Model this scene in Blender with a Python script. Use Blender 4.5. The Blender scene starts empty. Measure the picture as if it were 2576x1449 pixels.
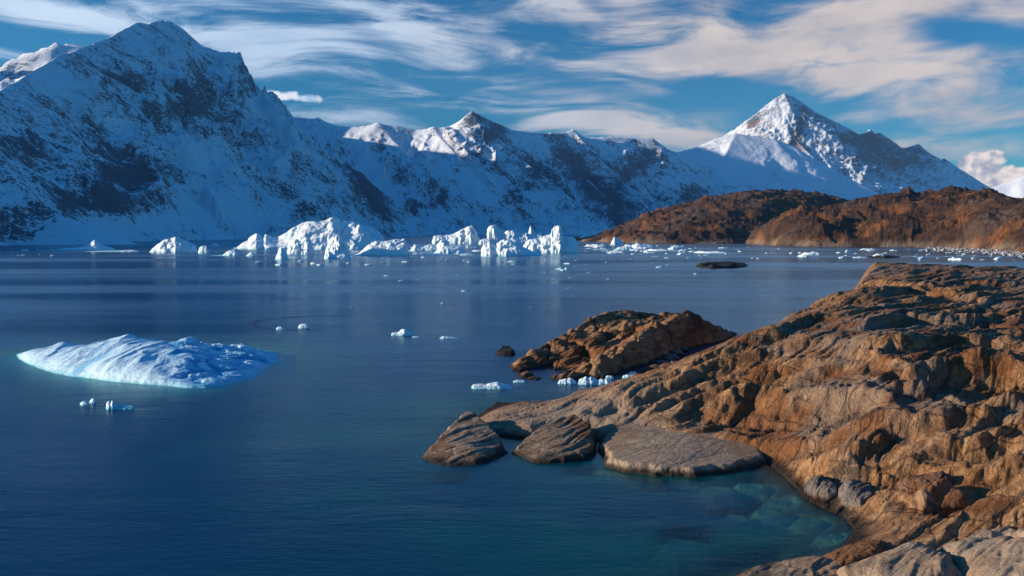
import bpy, math, random
import numpy as np
from mathutils import Vector

# ------------------------------------------------------------------ camera, sky, sun, exposure
SC = bpy.context.scene
COL = SC.collection
F_PX, CX, CY, HOR = 2147.0, 1288.0, 724.5, 582.0          # photo measured at 2576 x 1449
H_CAM = 25.0
PITCH = math.atan((CY - HOR) / F_PX)
cam_data = bpy.data.cameras.new("camera")
cam = bpy.data.objects.new("camera", cam_data)
COL.objects.link(cam)
cam.location = (0, 0, H_CAM)
cam.rotation_euler = (math.pi / 2 - PITCH, 0, 0)
cam_data.sensor_width = 36.0
cam_data.lens = 36.0 * F_PX / 2576.0
cam_data.clip_start = 0.5
cam_data.clip_end = 60000.0
SC.camera = cam

SUN_EL = math.radians(12.6)
SUN_DIR_H = Vector((-0.999, -0.03)).normalized()          # towards the sun, on the ground plane
sun_vec = Vector((SUN_DIR_H.x * math.cos(SUN_EL), SUN_DIR_H.y * math.cos(SUN_EL), math.sin(SUN_EL)))
sd = bpy.data.lights.new("sun", 'SUN')
sd.energy = 5.0
sd.angle = math.radians(0.5)
sd.color = (1.0, 0.85, 0.67)
sun = bpy.data.objects.new("sun", sd)
COL.objects.link(sun)
sun.rotation_euler = sun_vec.to_track_quat('Z', 'Y').to_euler()
sun.location = (-300, -80, 200)

SC.view_settings.view_transform = 'Standard'
SC.view_settings.look = 'None'
SC.view_settings.gamma = 1.0
SC.view_settings.exposure = 0.70
SC.render.engine = 'CYCLES'
SC.cycles.use_denoising = True
SC.cycles.max_bounces = 6
SC.cycles.transparent_max_bounces = 8


# ------------------------------------------------------------------ node helper
class NT:
    def __init__(s, tree):
        s.t = tree; s.n = tree.nodes; s.l = tree.links

    def put(s, sock, v):
        if v is None: return
        if hasattr(v, 'is_output'): s.l.new(v, sock)
        else:
            if isinstance(v, (tuple, list)) and len(v) == 3 and sock.type == 'RGBA': v = (*v, 1)
            sock.default_value = v

    def node(s, typ, out=0, props=None, **ins):
        nd = s.n.new(typ)
        for k, v in (props or {}).items(): setattr(nd, k, v)
        for k, v in ins.items():
            k = k.replace('_', ' ')
            s.put(nd.inputs[int(k[1:])] if k[0] == 'i' and k[1:].isdigit() else nd.inputs[k], v)
        return nd.outputs[out]

    def math(s, op, a, b=None, c=None, clamp=False):
        nd = s.n.new('ShaderNodeMath'); nd.operation = op; nd.use_clamp = clamp
        s.put(nd.inputs[0], a)
        if b is not None: s.put(nd.inputs[1], b)
        if c is not None: s.put(nd.inputs[2], c)
        return nd.outputs[0]

    def vmath(s, op, a, b=None, sc=None, out=0):
        nd = s.n.new('ShaderNodeVectorMath'); nd.operation = op
        s.put(nd.inputs[0], a)
        if b is not None: s.put(nd.inputs[1], b)
        if sc is not None: s.put(nd.inputs['Scale'], sc)
        return nd.outputs[out]

    def mix(s, f, a, b, blend='MIX'):
        nd = s.n.new('ShaderNodeMix'); nd.data_type = 'RGBA'; nd.blend_type = blend
        s.put(nd.inputs[0], f); s.put(nd.inputs[6], a); s.put(nd.inputs[7], b)
        return nd.outputs[2]

    def step(s, x, a, b, lo=0.0, hi=1.0):
        nd = s.n.new('ShaderNodeMapRange'); nd.interpolation_type = 'SMOOTHSTEP'
        s.put(nd.inputs[0], x); s.put(nd.inputs[1], a); s.put(nd.inputs[2], b)
        s.put(nd.inputs[3], lo); s.put(nd.inputs[4], hi)
        return nd.outputs[0]

    def noise(s, vec, scale, detail=4.0, rough=0.5, dist=0.0, out=0):
        return s.node('ShaderNodeTexNoise', out, Vector=vec, Scale=scale, Detail=detail, Roughness=rough, Distortion=dist)

    def mapping(s, vec, rot=(0, 0, 0), scale=(1, 1, 1), loc=(0, 0, 0)):
        return s.node('ShaderNodeMapping', Vector=vec, Location=loc, Rotation=rot, Scale=scale)

    def ramp(s, f, stops):
        nd = s.n.new('ShaderNodeValToRGB'); e = nd.color_ramp.elements
        while len(e) < len(stops): e.new(0.5)
        for k, (p, c) in enumerate(stops):
            e[k].position = p; e[k].color = (*c, 1) if len(c) == 3 else c
        s.put(nd.inputs[0], f)
        return nd.outputs[0]

    def xyz(s, v):
        nd = s.n.new('ShaderNodeSeparateXYZ'); s.put(nd.inputs[0], v); return nd.outputs

    def comb(s, x, y, z=0.0):
        nd = s.n.new('ShaderNodeCombineXYZ')
        for k, v in enumerate((x, y, z)): s.put(nd.inputs[k], v)
        return nd.outputs[0]


def new_mat(name):
    m = bpy.data.materials.new(name); m.use_nodes = True
    m.node_tree.nodes.clear()
    T = NT(m.node_tree)
    o = m.node_tree.nodes.new('ShaderNodeOutputMaterial')
    return m, T, o


# ------------------------------------------------------------------ world: blue Nishita sky with cirrus and two puffs of cumulus
def px_dir(u, v):
    fx, fy = (u - CX) / F_PX, (CY - v) / F_PX
    d = Vector((fx, math.cos(PITCH) + fy * math.sin(PITCH), -math.sin(PITCH) + fy * math.cos(PITCH)))
    return d.normalized()

def px_azel(u, v):
    d = px_dir(u, v); return math.atan2(d.x, d.y), math.asin(d.z)

world = bpy.data.worlds.new("World"); SC.world = world
world.use_nodes = True
world.node_tree.nodes.clear()
W = NT(world.node_tree)
BG_STRENGTH = 0.10
sky = world.node_tree.nodes.new('ShaderNodeTexSky')
sky.sky_type = 'NISHITA'; sky.sun_disc = False
sky.sun_elevation = SUN_EL
sky.sun_rotation = math.atan2(SUN_DIR_H.x, SUN_DIR_H.y)
sky.altitude = 300; sky.air_density = 1.0; sky.dust_density = 0.25; sky.ozone_density = 4.0
hs = W.node('ShaderNodeHueSaturation', Hue=0.497, Saturation=1.25, Value=0.67, Color=sky.outputs[0])
gen = W.node('ShaderNodeTexCoord', 0)
dx, dy, dz = W.xyz(gen)
tint = W.mix(1.0, hs, (0.36, 0.92, 1.05), 'MULTIPLY')
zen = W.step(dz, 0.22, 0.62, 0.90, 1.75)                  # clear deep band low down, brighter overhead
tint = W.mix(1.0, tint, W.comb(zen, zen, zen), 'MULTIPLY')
az = W.math('ARCTAN2', dx, dy)
el = W.math('ARCSINE', dz)
ae = W.comb(az, el)
# slow warp so the streaks curve
w1 = W.noise(ae, 3.0, 2.0, 0.5, out=1)
w1 = W.vmath('SCALE', W.vmath('SUBTRACT', w1, (0.5, 0.5, 0.5)), sc=0.07)
aw = W.vmath('ADD', ae, w1)
st_a = W.noise(W.mapping(aw, rot=(0, 0, math.radians(14)), scale=(2.6, 17.0, 1)), 1.9, 8.0, 0.62, 0.5)
st_b = W.noise(W.mapping(aw, rot=(0, 0, math.radians(32)), scale=(4.2, 13.0, 1), loc=(3.1, 1.7, 0)), 1.9, 8.0, 0.60, 0.6)
side = W.step(az, -0.05, 0.35)
streak = W.math('ADD', W.math('MULTIPLY', st_a, W.math('SUBTRACT', 1.0, W.math('MULTIPLY', side, 0.55))), W.math('MULTIPLY', st_b, W.math('MULTIPLY', side, 0.55)))
banks = [  # u, v, half-length, half-height, tilt (deg, + falls to the right), weight
    (130, 28, 230, 34, 6, 0.59), (430, 26, 260, 26, 4, 0.32), (640, 105, 200, 36, 8, 0.45), (590, 165, 130, 20, 3, 0.43), (20, 125, 120, 18, 0, 0.41), (700, 60, 160, 20, 10, 0.27), (620, 215, 120, 14, 4, 0.27), (950, 150, 200, 16, 10, 0.23),
    (850, 50, 330, 50, 8, 0.32), (1040, 90, 160, 36, 22, 0.41), (1010, 245, 170, 30, 6, 0.27), (860, 292, 210, 16, 2, 0.50),
    (1470, 300, 190, 44, 9, 0.61), (1700, 335, 230, 34, 5, 0.59), (1560, 270, 110, 26, 8, 0.25), (1850, 125, 340, 70, 18, 0.51), (2150, 100, 300, 90, 10, 0.54),
    (2450, 190, 190, 80, 24, 0.43), (1440, 50, 240, 60, 26, 0.33), (1660, 110, 220, 48, 20, 0.45), (2260, 25, 260, 50, 2, 0.33),
    (2360, 265, 200, 34, 16, 0.29), (2150, 285, 120, 14, -2, 0.37), (2540, 385, 110, 30, 0, 0.45), (2250, 345, 170, 20, 4, 0.29), (1300, 200, 200, 20, 8, 0.20),
    (1560, 200, 180, 22, 10, 0.16), (2560, 60, 110, 60, 15, 0.33), (1150, 40, 220, 18, 12, .34), (900, 195, 240, 14, 6, .30), (1250, 255, 160, 12, 5, .28), (300, 60, 200, 14, 4, .3), (760, 150, 150, 14, 9, .3), (1330, 130, 250, 26, 12, 0.18),
    (2430, 95, 120, 34, 14, -0.90), (1800, 195, 110, 22, 12, -0.42), (2060, 250, 260, 30, 8, -0.30), (1250, 170, 260, 26, 10, -0.18), (1500, 15, 80, 20, 24, -0.36)]
tot = None
for (u, v, ru, rv, tl, wt) in banks:
    a0, e0 = px_azel(u, v)
    p = W.vmath('SUBTRACT', aw, (a0, e0 + 0.0, 0))
    p = W.mapping(p, rot=(0, 0, math.radians(tl)))
    p = W.vmath('MULTIPLY', p, (F_PX / ru, F_PX / rv, 0))
    r2 = W.vmath('DOT_PRODUCT', p, p, out=1)
    g = W.math('MULTIPLY', W.math('EXPONENT', W.math('MULTIPLY', r2, -0.8)), wt)
    tot = g if tot is None else W.math('ADD', tot, g)
dens = W.math('ADD', W.math('MULTIPLY', W.math('MULTIPLY', W.math('SUBTRACT', streak, 0.5), 4.4), W.math('ADD', tot, 0.38)), tot)
dens = W.step(dens, 0.06, 0.92)
dens = W.math('MULTIPLY', dens, 0.93)
cwarm = W.step(az, -0.30, 0.30)
lite = W.noise(W.mapping(aw, rot=(0, 0, math.radians(18)), scale=(3, 9, 1)), 2.2, 5.0, 0.5)
cc = W.mix(cwarm, (0.44, 0.53, 0.64), (0.52, 0.43, 0.38))
cc = W.mix(W.step(lite, 0.30, 0.72), W.mix(1.0, cc, (0.62, 0.68, 0.78), 'MULTIPLY'), cc)
K = 1.0 / BG_STRENGTH
cc = W.mix(1.0, cc, (K, K, K), 'MULTIPLY')
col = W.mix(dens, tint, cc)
# small cumulus low over the ridges
def cumulus(col, spots, scale, ccol, shade, puff=1.6, lo=0.05, hi=0.30):
    tot = None
    for (u, v, ru, rv) in spots:
        a0, e0 = px_azel(u, v)
        p = W.vmath('MULTIPLY', W.vmath('SUBTRACT', ae, (a0, e0, 0)), (F_PX / ru, F_PX / rv, 0))
        r = W.vmath('LENGTH', p, out=1)
        g = W.math('SUBTRACT', 1.0, r)
        tot = g if tot is None else W.math('MAXIMUM', tot, g)
    nz = W.noise(ae, scale, 6.0, 0.55)
    d = W.math('ADD', tot, W.math('MULTIPLY', W.math('SUBTRACT', nz, 0.5), puff))
    m = W.math('MULTIPLY', W.step(d, lo, hi), 0.96)
    sh = W.noise(W.vmath('ADD', ae, (0.006, -0.006, 0)), scale, 6.0, 0.55)
    lit = W.step(W.math('SUBTRACT', nz, sh), -0.10, 0.10)
    c = W.mix(lit, shade, ccol)
    c = W.mix(1.0, c, (K, K, K), 'MULTIPLY')
    return W.mix(m, col, c)
col = cumulus(col, [(2452, 408, 44, 26), (2490, 404, 30, 24), (2500, 445, 60, 26), (2555, 445, 60, 26)], 34.0, (0.66, 0.55, 0.49), (0.24, 0.24, 0.30))
col = cumulus(col, [(722, 243, 56, 15), (752, 247, 50, 12), (735, 236, 26, 10), (640, 262, 40, 24)], 30.0, (0.62, 0.64, 0.68), (0.30, 0.42, 0.58), 2.6, 0.0, 0.62)
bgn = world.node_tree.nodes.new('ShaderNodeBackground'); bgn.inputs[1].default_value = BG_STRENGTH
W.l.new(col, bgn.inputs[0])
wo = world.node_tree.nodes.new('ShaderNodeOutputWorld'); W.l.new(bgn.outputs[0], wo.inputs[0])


# ------------------------------------------------------------------ from the photo's pixels to the place
def at_z(u, v, z=0.0):
    d = px_dir(u, v); t = (H_CAM - z) / (-d.z)
    return np.array((d.x * t, d.y * t, z))

def at_y(u, v, Y):
    d = px_dir(u, v); t = Y / d.y
    return np.array((d.x * t, Y, H_CAM + d.z * t))


# ------------------------------------------------------------------ noise
def _h(ix, iy, seed):
    a = (ix.astype(np.int64) * 374761393 + iy.astype(np.int64) * 668265263 + seed * 1442695041) & 0xFFFFFFFF
    a = ((a ^ (a >> 13)) * 1274126177) & 0xFFFFFFFF
    return (a ^ (a >> 16)) & 0xFFFFFFFF

def perlin(x, y, seed=0):
    ix, iy = np.floor(x), np.floor(y)
    fx, fy = x - ix, y - iy
    ux, uy = fx * fx * fx * (fx * (fx * 6 - 15) + 10), fy * fy * fy * (fy * (fy * 6 - 15) + 10)
    def g(a, b):
        t = _h(ix + a, iy + b, seed).astype(np.float64) * (2 * np.pi / 4294967296.0)
        return np.cos(t) * (fx - a) + np.sin(t) * (fy - b)
    return 1.45 * ((g(0, 0) * (1 - ux) + g(1, 0) * ux) * (1 - uy) + (g(0, 1) * (1 - ux) + g(1, 1) * ux) * uy)

def fbm(x, y, o=4, seed=0, gain=0.5, lac=2.03):
    s, a, t = 0, 1.0, 0
    for k in range(o):
        s = s + a * perlin(x, y, seed + k * 17); t += a
        x, y, a = x * lac + 11.3, y * lac - 7.7, a * gain
    return s / t

def ridged(x, y, o=4, seed=0, gain=0.5, lac=2.07):
    s, a, t, w = 0, 1.0, 0, 1.0
    for k in range(o):
        n = (1 - np.abs(perlin(x, y, seed + k * 31))) ** 2
        s = s + a * n * w; t += a
        w = np.clip(n * 1.4, 0, 1)
        x, y, a = x * lac + 5.1, y * lac + 3.3, a * gain
    return s / t

def worley(x, y, seed=0):
    ix, iy = np.floor(x), np.floor(y)
    f1 = np.full(x.shape, 9.0); f2 = np.full(x.shape, 9.0); cid = np.zeros(x.shape)
    for a in (-1, 0, 1):
        for b in (-1, 0, 1):
            h1 = _h(ix + a, iy + b, seed) / 4294967296.0; h2 = _h(ix + a, iy + b, seed + 77) / 4294967296.0
            d = np.hypot(ix + a + h1 - x, iy + b + h2 - y)
            n = d < f1
            f2 = np.where(n, f1, np.minimum(f2, d)); cid = np.where(n, h1, cid); f1 = np.where(n, d, f1)
    return f1, f2, cid

def sstep(x, a, b):
    t = np.clip((x - a) / (b - a), 0, 1); return t * t * (3 - 2 * t)

def rbf(ctrl, smooth=0.0, scale=30.0):
    """thin plate spline through (x, y, z) control points, returns f(X, Y)"""
    P = np.array(ctrl, float); n = len(P); c = P[:, :2].mean(0)
    Q = (P[:, :2] - c) / scale
    def k(r2): return 0.5 * r2 * np.log(np.maximum(r2, 1e-12))
    d2 = ((Q[:, None] - Q[None]) ** 2).sum(-1)
    A = np.zeros((n + 3, n + 3)); A[:n, :n] = k(d2) + np.eye(n) * smooth
    A[:n, n] = 1; A[:n, n + 1:] = Q; A[n:, :n] = A[:n, n:].T
    b = np.zeros(n + 3); b[:n] = P[:, 2]
    w = np.linalg.solve(A, b)
    def f(X, Y):
        x, y = (X - c[0]) / scale, (Y - c[1]) / scale
        z = w[n] + w[n + 1] * x + w[n + 2] * y
        for i in range(n): z = z + w[i] * k((x - Q[i, 0]) ** 2 + (y - Q[i, 1]) ** 2)
        return z
    return f

def sdf(poly, X, Y):
    """signed distance to a closed polygon, positive inside"""
    P = np.array(poly, float); n = len(P)
    d = np.full(X.shape, 1e18); ins = np.zeros(X.shape, bool)
    for i in range(n):
        ax, ay = P[i]; bx, by = P[(i + 1) % n]
        ex, ey = bx - ax, by - ay; wx, wy = X - ax, Y - ay
        t = np.clip((wx * ex + wy * ey) / max(ex * ex + ey * ey, 1e-9), 0, 1)
        d = np.minimum(d, (wx - ex * t) ** 2 + (wy - ey * t) ** 2)
        c = ((ay <= Y) & (by > Y)) | ((by <= Y) & (ay > Y))
        xx = ax + (Y - ay) / (ey if abs(ey) > 1e-9 else 1e-9) * ex
        ins ^= c & (X < xx)
    d = np.sqrt(d)
    return np.where(ins, d, -d)

def polar(tx0, tx1, nx, y0, y1, ny):
    """a plan grid fine near the photographer and coarse far off"""
    tx = np.linspace(tx0, tx1, nx); yy = np.geomspace(y0, y1, ny)
    Y, TX = np.meshgrid(yy, tx, indexing='ij')
    return TX * Y, Y

def tag(o, label=None, cat=None, group=None, kind=None):
    for k, v in (('label', label), ('category', cat), ('group', group), ('kind', kind)):
        if v: o[k] = v
    return o

def mesh_obj(name, V, Fq, mat, parent=None, smooth=True, attrs=None, origin=None):
    V = np.asarray(V, np.float64).reshape(-1, 3)
    if origin is not None: V = V - np.asarray(origin)
    me = bpy.data.meshes.new(name)
    Fq = np.asarray(Fq, np.int32)
    k = Fq.shape[1]
    me.vertices.add(len(V)); me.vertices.foreach_set('co', V.astype(np.float32).ravel())
    me.loops.add(Fq.size); me.loops.foreach_set('vertex_index', Fq.ravel())
    me.polygons.add(len(Fq)); me.polygons.foreach_set('loop_start', np.arange(0, Fq.size, k, dtype=np.int32))
    me.update(calc_edges=True); me.validate()
    me.polygons.foreach_set('use_smooth', np.full(len(me.polygons), smooth))
    for an, av in (attrs or {}).items():
        at = me.attributes.new(an, 'FLOAT', 'POINT'); at.data.foreach_set('value', np.asarray(av, np.float32).ravel())
    me.materials.append(mat)
    o = bpy.data.objects.new(name, me); COL.objects.link(o)
    if origin is not None: o.location = origin
    if parent: o.parent = parent
    return o

def grid_obj(name, X, Y, Z, mat, keep=None, attrs=None, origin=None):
    ny, nx = X.shape
    I = np.arange(ny * nx).reshape(ny, nx)
    Q = np.stack([I[:-1, :-1], I[:-1, 1:], I[1:, 1:], I[1:, :-1]], -1).reshape(-1, 4)
    V = np.stack([X, Y, Z], -1).reshape(-1, 3)
    at = {k: np.asarray(v).reshape(-1) for k, v in (attrs or {}).items()}
    if keep is not None:
        kp = keep.reshape(-1); Q = Q[kp[Q].any(1)]
        used = np.zeros(len(V), bool); used[Q.ravel()] = True
        mp = np.cumsum(used) - 1; V = V[used]; Q = mp[Q]
        at = {k: v[used] for k, v in at.items()}
    return mesh_obj(name, V, Q, mat, attrs=at, origin=origin)

# ------------------------------------------------------------------ mountains
def snow_rock(name, streak_rot=(0, 0, 0), streak_scale=(1, 1, 1), cover=0.5, size=1.0, rock=(0.060, 0.075, 0.098), snow=(0.80, 0.83, 0.88), rust=0.0):
    m, T, o = new_mat(name)
    geo = T.n.new('ShaderNodeNewGeometry')
    pos = T.vmath('SCALE', geo.outputs['Position'], sc=0.001)
    nz = T.xyz(geo.outputs['Normal'])[2]
    big = T.noise(pos, 2.6 / size, 5.0, 0.55)
    warp = T.vmath('ADD', pos, T.vmath('SCALE', T.vmath('SUBTRACT', T.noise(pos, 6.0, 3.0, out=1), (.5, .5, .5)), sc=0.10))
    stv = T.mapping(T.mapping(warp, rot=streak_rot), scale=streak_scale)
    mid = T.noise(stv, 9.0 / size, 9.0, 0.66, 0.2)
    fine = T.noise(T.mapping(T.mapping(warp, rot=streak_rot), scale=tuple(1 + (s - 1) * 0.6 for s in streak_scale)), 62.0 / size, 8.0, 0.76)
    at = T.node('ShaderNodeAttribute', 2, {'attribute_name': 'steep'})
    k = T.math('ADD', T.math('MULTIPLY', T.math('SUBTRACT', big, 0.5), 0.9), T.math('MULTIPLY', T.math('SUBTRACT', mid, 0.5), 1.35))
    k = T.math('ADD', k, T.math('MULTIPLY', T.math('SUBTRACT', fine, 0.5), 2.4))
    k = T.math('ADD', k, T.math('MULTIPLY', T.math('SUBTRACT', 0.80, nz), 0.75))
    k = T.math('ADD', k, at)
    mask = T.step(k, cover - 0.09, cover + 0.14)
    rk = T.mix(T.noise(pos, 30.0, 4.0), rock, tuple(c * 1.9 for c in rock))
    if rust:
        rk = T.mix(T.math('MULTIPLY', T.step(T.noise(pos, 5.0, 3.0), 0.48, 0.58), rust), rk, (0.20, 0.09, 0.055))
    sn = T.mix(T.noise(pos, 14.0, 5.0), snow, tuple(c * 0.86 for c in snow))
    colr = T.mix(mask, sn, rk)
    bh = T.math('ADD', T.math('MULTIPLY', mid, 60.0), T.math('MULTIPLY', fine, 14.0))
    bmp = T.node('ShaderNodeBump', Strength=0.35, Distance=1.0, Height=bh)
    b = T.node('ShaderNodeBsdfPrincipled', Base_Color=colr, Roughness=0.85, Normal=bmp)
    b.node.inputs['Specular IOR Level'].default_value = 0.15
    T.l.new(b, o.inputs[0])
    return m

def skeleton(X, Y, ridges, seed, gully=0.20, lam=260.0, rough=0.05, sharp=1.0):
    """height over plan points from ridge lines: each ridge is [(x, y, z, half width)], highest wins"""
    best = np.full(X.shape, -1e9); S = np.zeros(X.shape); Dn = np.zeros(X.shape); ZT = np.ones(X.shape)
    wx = X + 90 * fbm(X / 900, Y / 900, 3, seed + 5) ; wy = Y + 90 * fbm(X / 900 + 40, Y / 900, 3, seed + 6)
    acc = 0.0; KS = 110.0
    for r in ridges:
        prev = best; best = np.full(X.shape, -1e9)
        p = r.get('p', 1.15); far = r.get('far', 1.0)
        pts = r['pts']
        for (a, b) in zip(pts[:-1], pts[1:]):
            ex, ey = b[0] - a[0], b[1] - a[1]; L = math.hypot(ex, ey) + 1e-6
            t = np.clip(((X - a[0]) * ex + (Y - a[1]) * ey) / (L * L), 0, 1)
            d0 = np.hypot(X - a[0] - ex * t, Y - a[1] - ey * t)
            k = sstep(d0, 0, 400)
            d = np.hypot(X + (wx - X) * k - a[0] - ex * t, Y + (wy - Y) * k - a[1] - ey * t)
            d = np.where(d0 < 1, d0, d)
            z = a[2] + (b[2] - a[2]) * t; D = a[3] + (b[3] - a[3]) * t
            q = d / D
            h = np.where(q < 1, z * np.maximum(1 - q, 0) ** p, -z * (q - 1) * 0.8)
            up = h > best; win = up & (h > prev)
            S = np.where(win, acc + L * t, S); Dn = np.where(win, q, Dn); ZT = np.where(win, z, ZT); best = np.where(up, h, best)
            acc += L
        acc += 5000
        if prev.max() > -1e8:
            df = np.abs(prev - best); best = np.where(prev > best, prev, best) + np.maximum(KS - df, 0) ** 2 / (4 * KS) * 0.8
    env = sstep(Dn, 0.0, 0.30) * (1 - 0.6 * sstep(Dn, 0.75, 1.15))
    g = ridged(S / lam + 0.6 * fbm(X / 500, Y / 500, 2, seed + 9), Dn * 1.6, 4, seed + 3) - 0.45
    g2 = ridged(X / (lam * 1.3), Y / (lam * 1.3), 6, seed + 4, 0.55) - 0.4
    dz = ZT * gully * env * (0.55 * g + 0.75 * g2)
    dz = dz + ZT * rough * (0.25 + env) * fbm(X / (lam * 0.22), Y / (lam * 0.22), 5, seed + 8, 0.6) * 0.8
    return best + dz, Dn, best

def ridge_px(pts, width):
    out = []
    for p in pts:
        u, v, Yd = p[:3]
        q = at_y(u, v, Yd)
        w = p[3] if len(p) > 3 else (width(q[2]) if callable(width) else width)
        out.append((q[0], q[1], max(q[2], 1.0), w))
    return out

def mountain(name, tx0, tx1, nx, y0, y1, ny, ridges, mat, seed, zmin=-25, steepf=None, **kw):
    X, Y = polar(tx0, tx1, nx, y0, y1, ny)
    Z, Dn, _ = skeleton(X, Y, ridges, seed, **kw)
    st = 0.75 * steepf(X, Y, Z) if steepf else np.zeros(X.shape)
    o = grid_obj(name, X, Y, Z, mat, keep=Z > zmin, attrs={'steep': st})
    tag(o, kind='structure')
    return o

def blob_px(items):
    """soft patches of more rock (+) or more snow (-), placed at points of the mountain face seen at these pixels"""
    def f(X, Y, Z):
        d = np.sqrt(X * X + Y * Y + (Z - H_CAM) ** 2)
        # bearing and slope from the photographer's stand; the patch is then stored on the vertices of the terrain
        yy = Y * math.cos(PITCH) - (Z - H_CAM) * math.sin(PITCH); zz = Y * math.sin(PITCH) + (Z - H_CAM) * math.cos(PITCH)
        U = CX + F_PX * X / yy; Vv = CY - F_PX * zz / yy
        s = np.zeros(X.shape)
        for (u, v, ru, rv, ang, w) in items:
            a = math.radians(ang); du, dv = U - u, Vv - v
            p, q = du * math.cos(a) + dv * math.sin(a), -du * math.sin(a) + dv * math.cos(a)
            s += w * np.exp(-((p / ru) ** 2 + (q / rv) ** 2))
        return s
    return f

# -- the big dark mountain on the left: one long wall falling into the fjord
W_L = lambda z: max(z / 0.98, 60)
left_main = ridge_px([(-900, 470, 900), (-420, 430, 1250), (-150, 340, 1800), (0, 226, 2333), (60, 193, 2560), (150, 140, 2900), (240, 108, 3250), (300, 80, 3550), (345, 54, 3800), (372, 60, 3950), (392, 50, 4110),
    (425, 50, 4250), (455, 66, 4400), (485, 97, 4560), (510, 150, 4700), (540, 188, 4800), (570, 225, 4900), (600, 250, 5000), (640, 276, 5080), (680, 296, 5190), (720, 320, 5290), (780, 350, 5350),
    (850, 392, 5390), (900, 424, 5410), (940, 472, 5430), (962, 512, 5440), (985, 560, 5440), (1000, 583, 5440)], W_L)
def spur(u, v, Yd, ex, ey, ez, n=4, w=0.9):
    a = at_y(u, v, Yd); out = []
    for k in range(n + 1):
        t = k / n
        z = a[2] * 0.93 * (1 - t) ** 1.1 + ez * t
        out.append((a[0] + ex * t + 40 * math.sin(5 * t + u), a[1] + ey * t, z, max(z * w, 60)))
    return out
left_ridges = [{'pts': left_main, 'p': 1.08}]
for (u, v, Yd, ex, ey) in ((150, 140, 2900, 620, -260), (345, 54, 3800, 800, -500), (425, 50, 4250, 760, -420), (510, 150, 4700, 800, -600), (640, 276, 5080, 640, -520), (780, 350, 5350, 330, -420), (-150, 290, 1800, 420, -150)):
    left_ridges.append({'pts': spur(u, v, Yd, ex, ey, 25), 'p': 1.1})
left_ridges.append({'pts': [(-2600, 1500, 300, 400), (-2450, 2600, 430, 600), (-2700, 4200, 700, 900), (-2500, 5300, 1050, 1100), (-2700, 6700, 1190, 1200), (-2850, 7550, 1160, 1100), (-3200, 8250, 1940, 1050), (-3700, 9400, 2290, 1900), (-4300, 11200, 2500, 2200), (-4600, 12500, 2500, 2200)], 'p': 1.0})  # unseen massif behind the wall, added and shaped to shade the far ranges
left_ridges.append({'pts': [(-5000, 5000, 1600, 1100), (-5300, 5900, 1750, 1100), (-5500, 6300, 1300, 900)], 'p': 1.0})  # another unseen ridge, added out of frame to shade the far-left range
M_LEFT = snow_rock('snowy_slate_wall', streak_rot=(math.radians(38), 0, 0), streak_scale=(1.4, 0.55, 2.4), cover=0.22, size=0.8)
mountain('mountain', -1.15, -0.10, 430, 620, 13500, 430, left_ridges, M_LEFT, 11, gully=0.30, lam=300, rough=0.022,
    steepf=blob_px([(330, 440, 110, 60, -12, .55), (120, 400, 190, 75, 10, .42), (60, 560, 120, 50, 10, .3), (210, 500, 150, 40, -10, .35), (490, 250, 45, 60, 40, .5), (530, 310, 40, 40, 45, .35), (330, 200, 150, 60, 35, .22),
        (620, 400, 40, 110, -52, .2), (905, 440, 90, 26, 52, .6), (960, 530, 60, 20, 60, .5), (500, 390, 110, 40, 10, -.55), (700, 300, 100, 22, 32, -.35), (250, 575, 260, 28, -6, -.5), (560, 520, 190, 60, 15, -.22), (650, 590, 250, 16, 0, .2), (420, 150, 25, 90, 75, -.2), (40, 600, 60, 26, 0, .6)]))

# -- a higher range beyond it at the far left
far_left = ridge_px([(-700, 120, 6200), (-250, 215, 6200), (0, 166, 6200), (40, 140, 6250), (95, 124, 6300), (130, 108, 6350), (165, 104, 6400), (205, 112, 6400), (260, 118, 6500), (420, 190, 6800)], lambda z: z * 1.15)
M_FAR = snow_rock('far_snow', cover=0.26, size=1.6)
mountain('mountain', -0.98, -0.36, 150, 4600, 9000, 90, [{'pts': far_left}], M_FAR, 23, gully=0.16, lam=420, rough=0.05)

# -- the middle range round the head of the fjord
WC = lambda z: max(z * 1.25, 80)
mid_main = ridge_px([(560, 300, 8500), (700, 297, 8050), (745, 294, 7950), (800, 299, 7850), (850, 316, 7750), (900, 318, 7700), (950, 311, 7650), (1000, 316, 7650), (1045, 326, 7650), (1090, 322, 7600), (1130, 316, 7600), (1165, 300, 7600),
    (1186, 283, 7550), (1212, 291, 7550), (1240, 305, 7600), (1290, 326, 7700), (1330, 331, 7800), (1375, 335, 7900), (1442, 329, 8000), (1475, 346, 8050), (1540, 343, 8100), (1600, 346, 8150), (1642, 347, 8150), (1680, 375, 8300), (1715, 386, 8500), (1800, 420, 8800)], WC)
mid_ridges = [{'pts': mid_main, 'p': 1.2}]
def spur_px(pts, w=1.0): return {'pts': ridge_px(pts, lambda z: max(z * w, 60)), 'p': 1.1}
mid_ridges += [spur_px([(1186, 284, 7550), (1235, 350, 7300), (1340, 420, 6950), (1440, 500, 6600), (1530, 575, 6250)], 1.0),
    spur_px([(1090, 326, 7600), (1110, 350, 7350), (1150, 392, 7050), (1230, 480, 6700), (1280, 560, 6400)], 1.1),
    spur_px([(950, 316, 7650), (1010, 372, 7350), (1060, 440, 6950), (1090, 520, 6600), (1080, 575, 6300)], 1.05),
    spur_px([(1375, 337, 8000), (1440, 410, 7500), (1530, 500, 6950), (1590, 560, 6600)], 0.9),
    spur_px([(1442, 331, 8000), (1530, 420, 7500), (1600, 490, 7000), (1680, 570, 6600)], 0.9),
    spur_px([(800, 303, 7850), (860, 370, 7500), (900, 420, 7200)], 1.0)]
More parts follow.
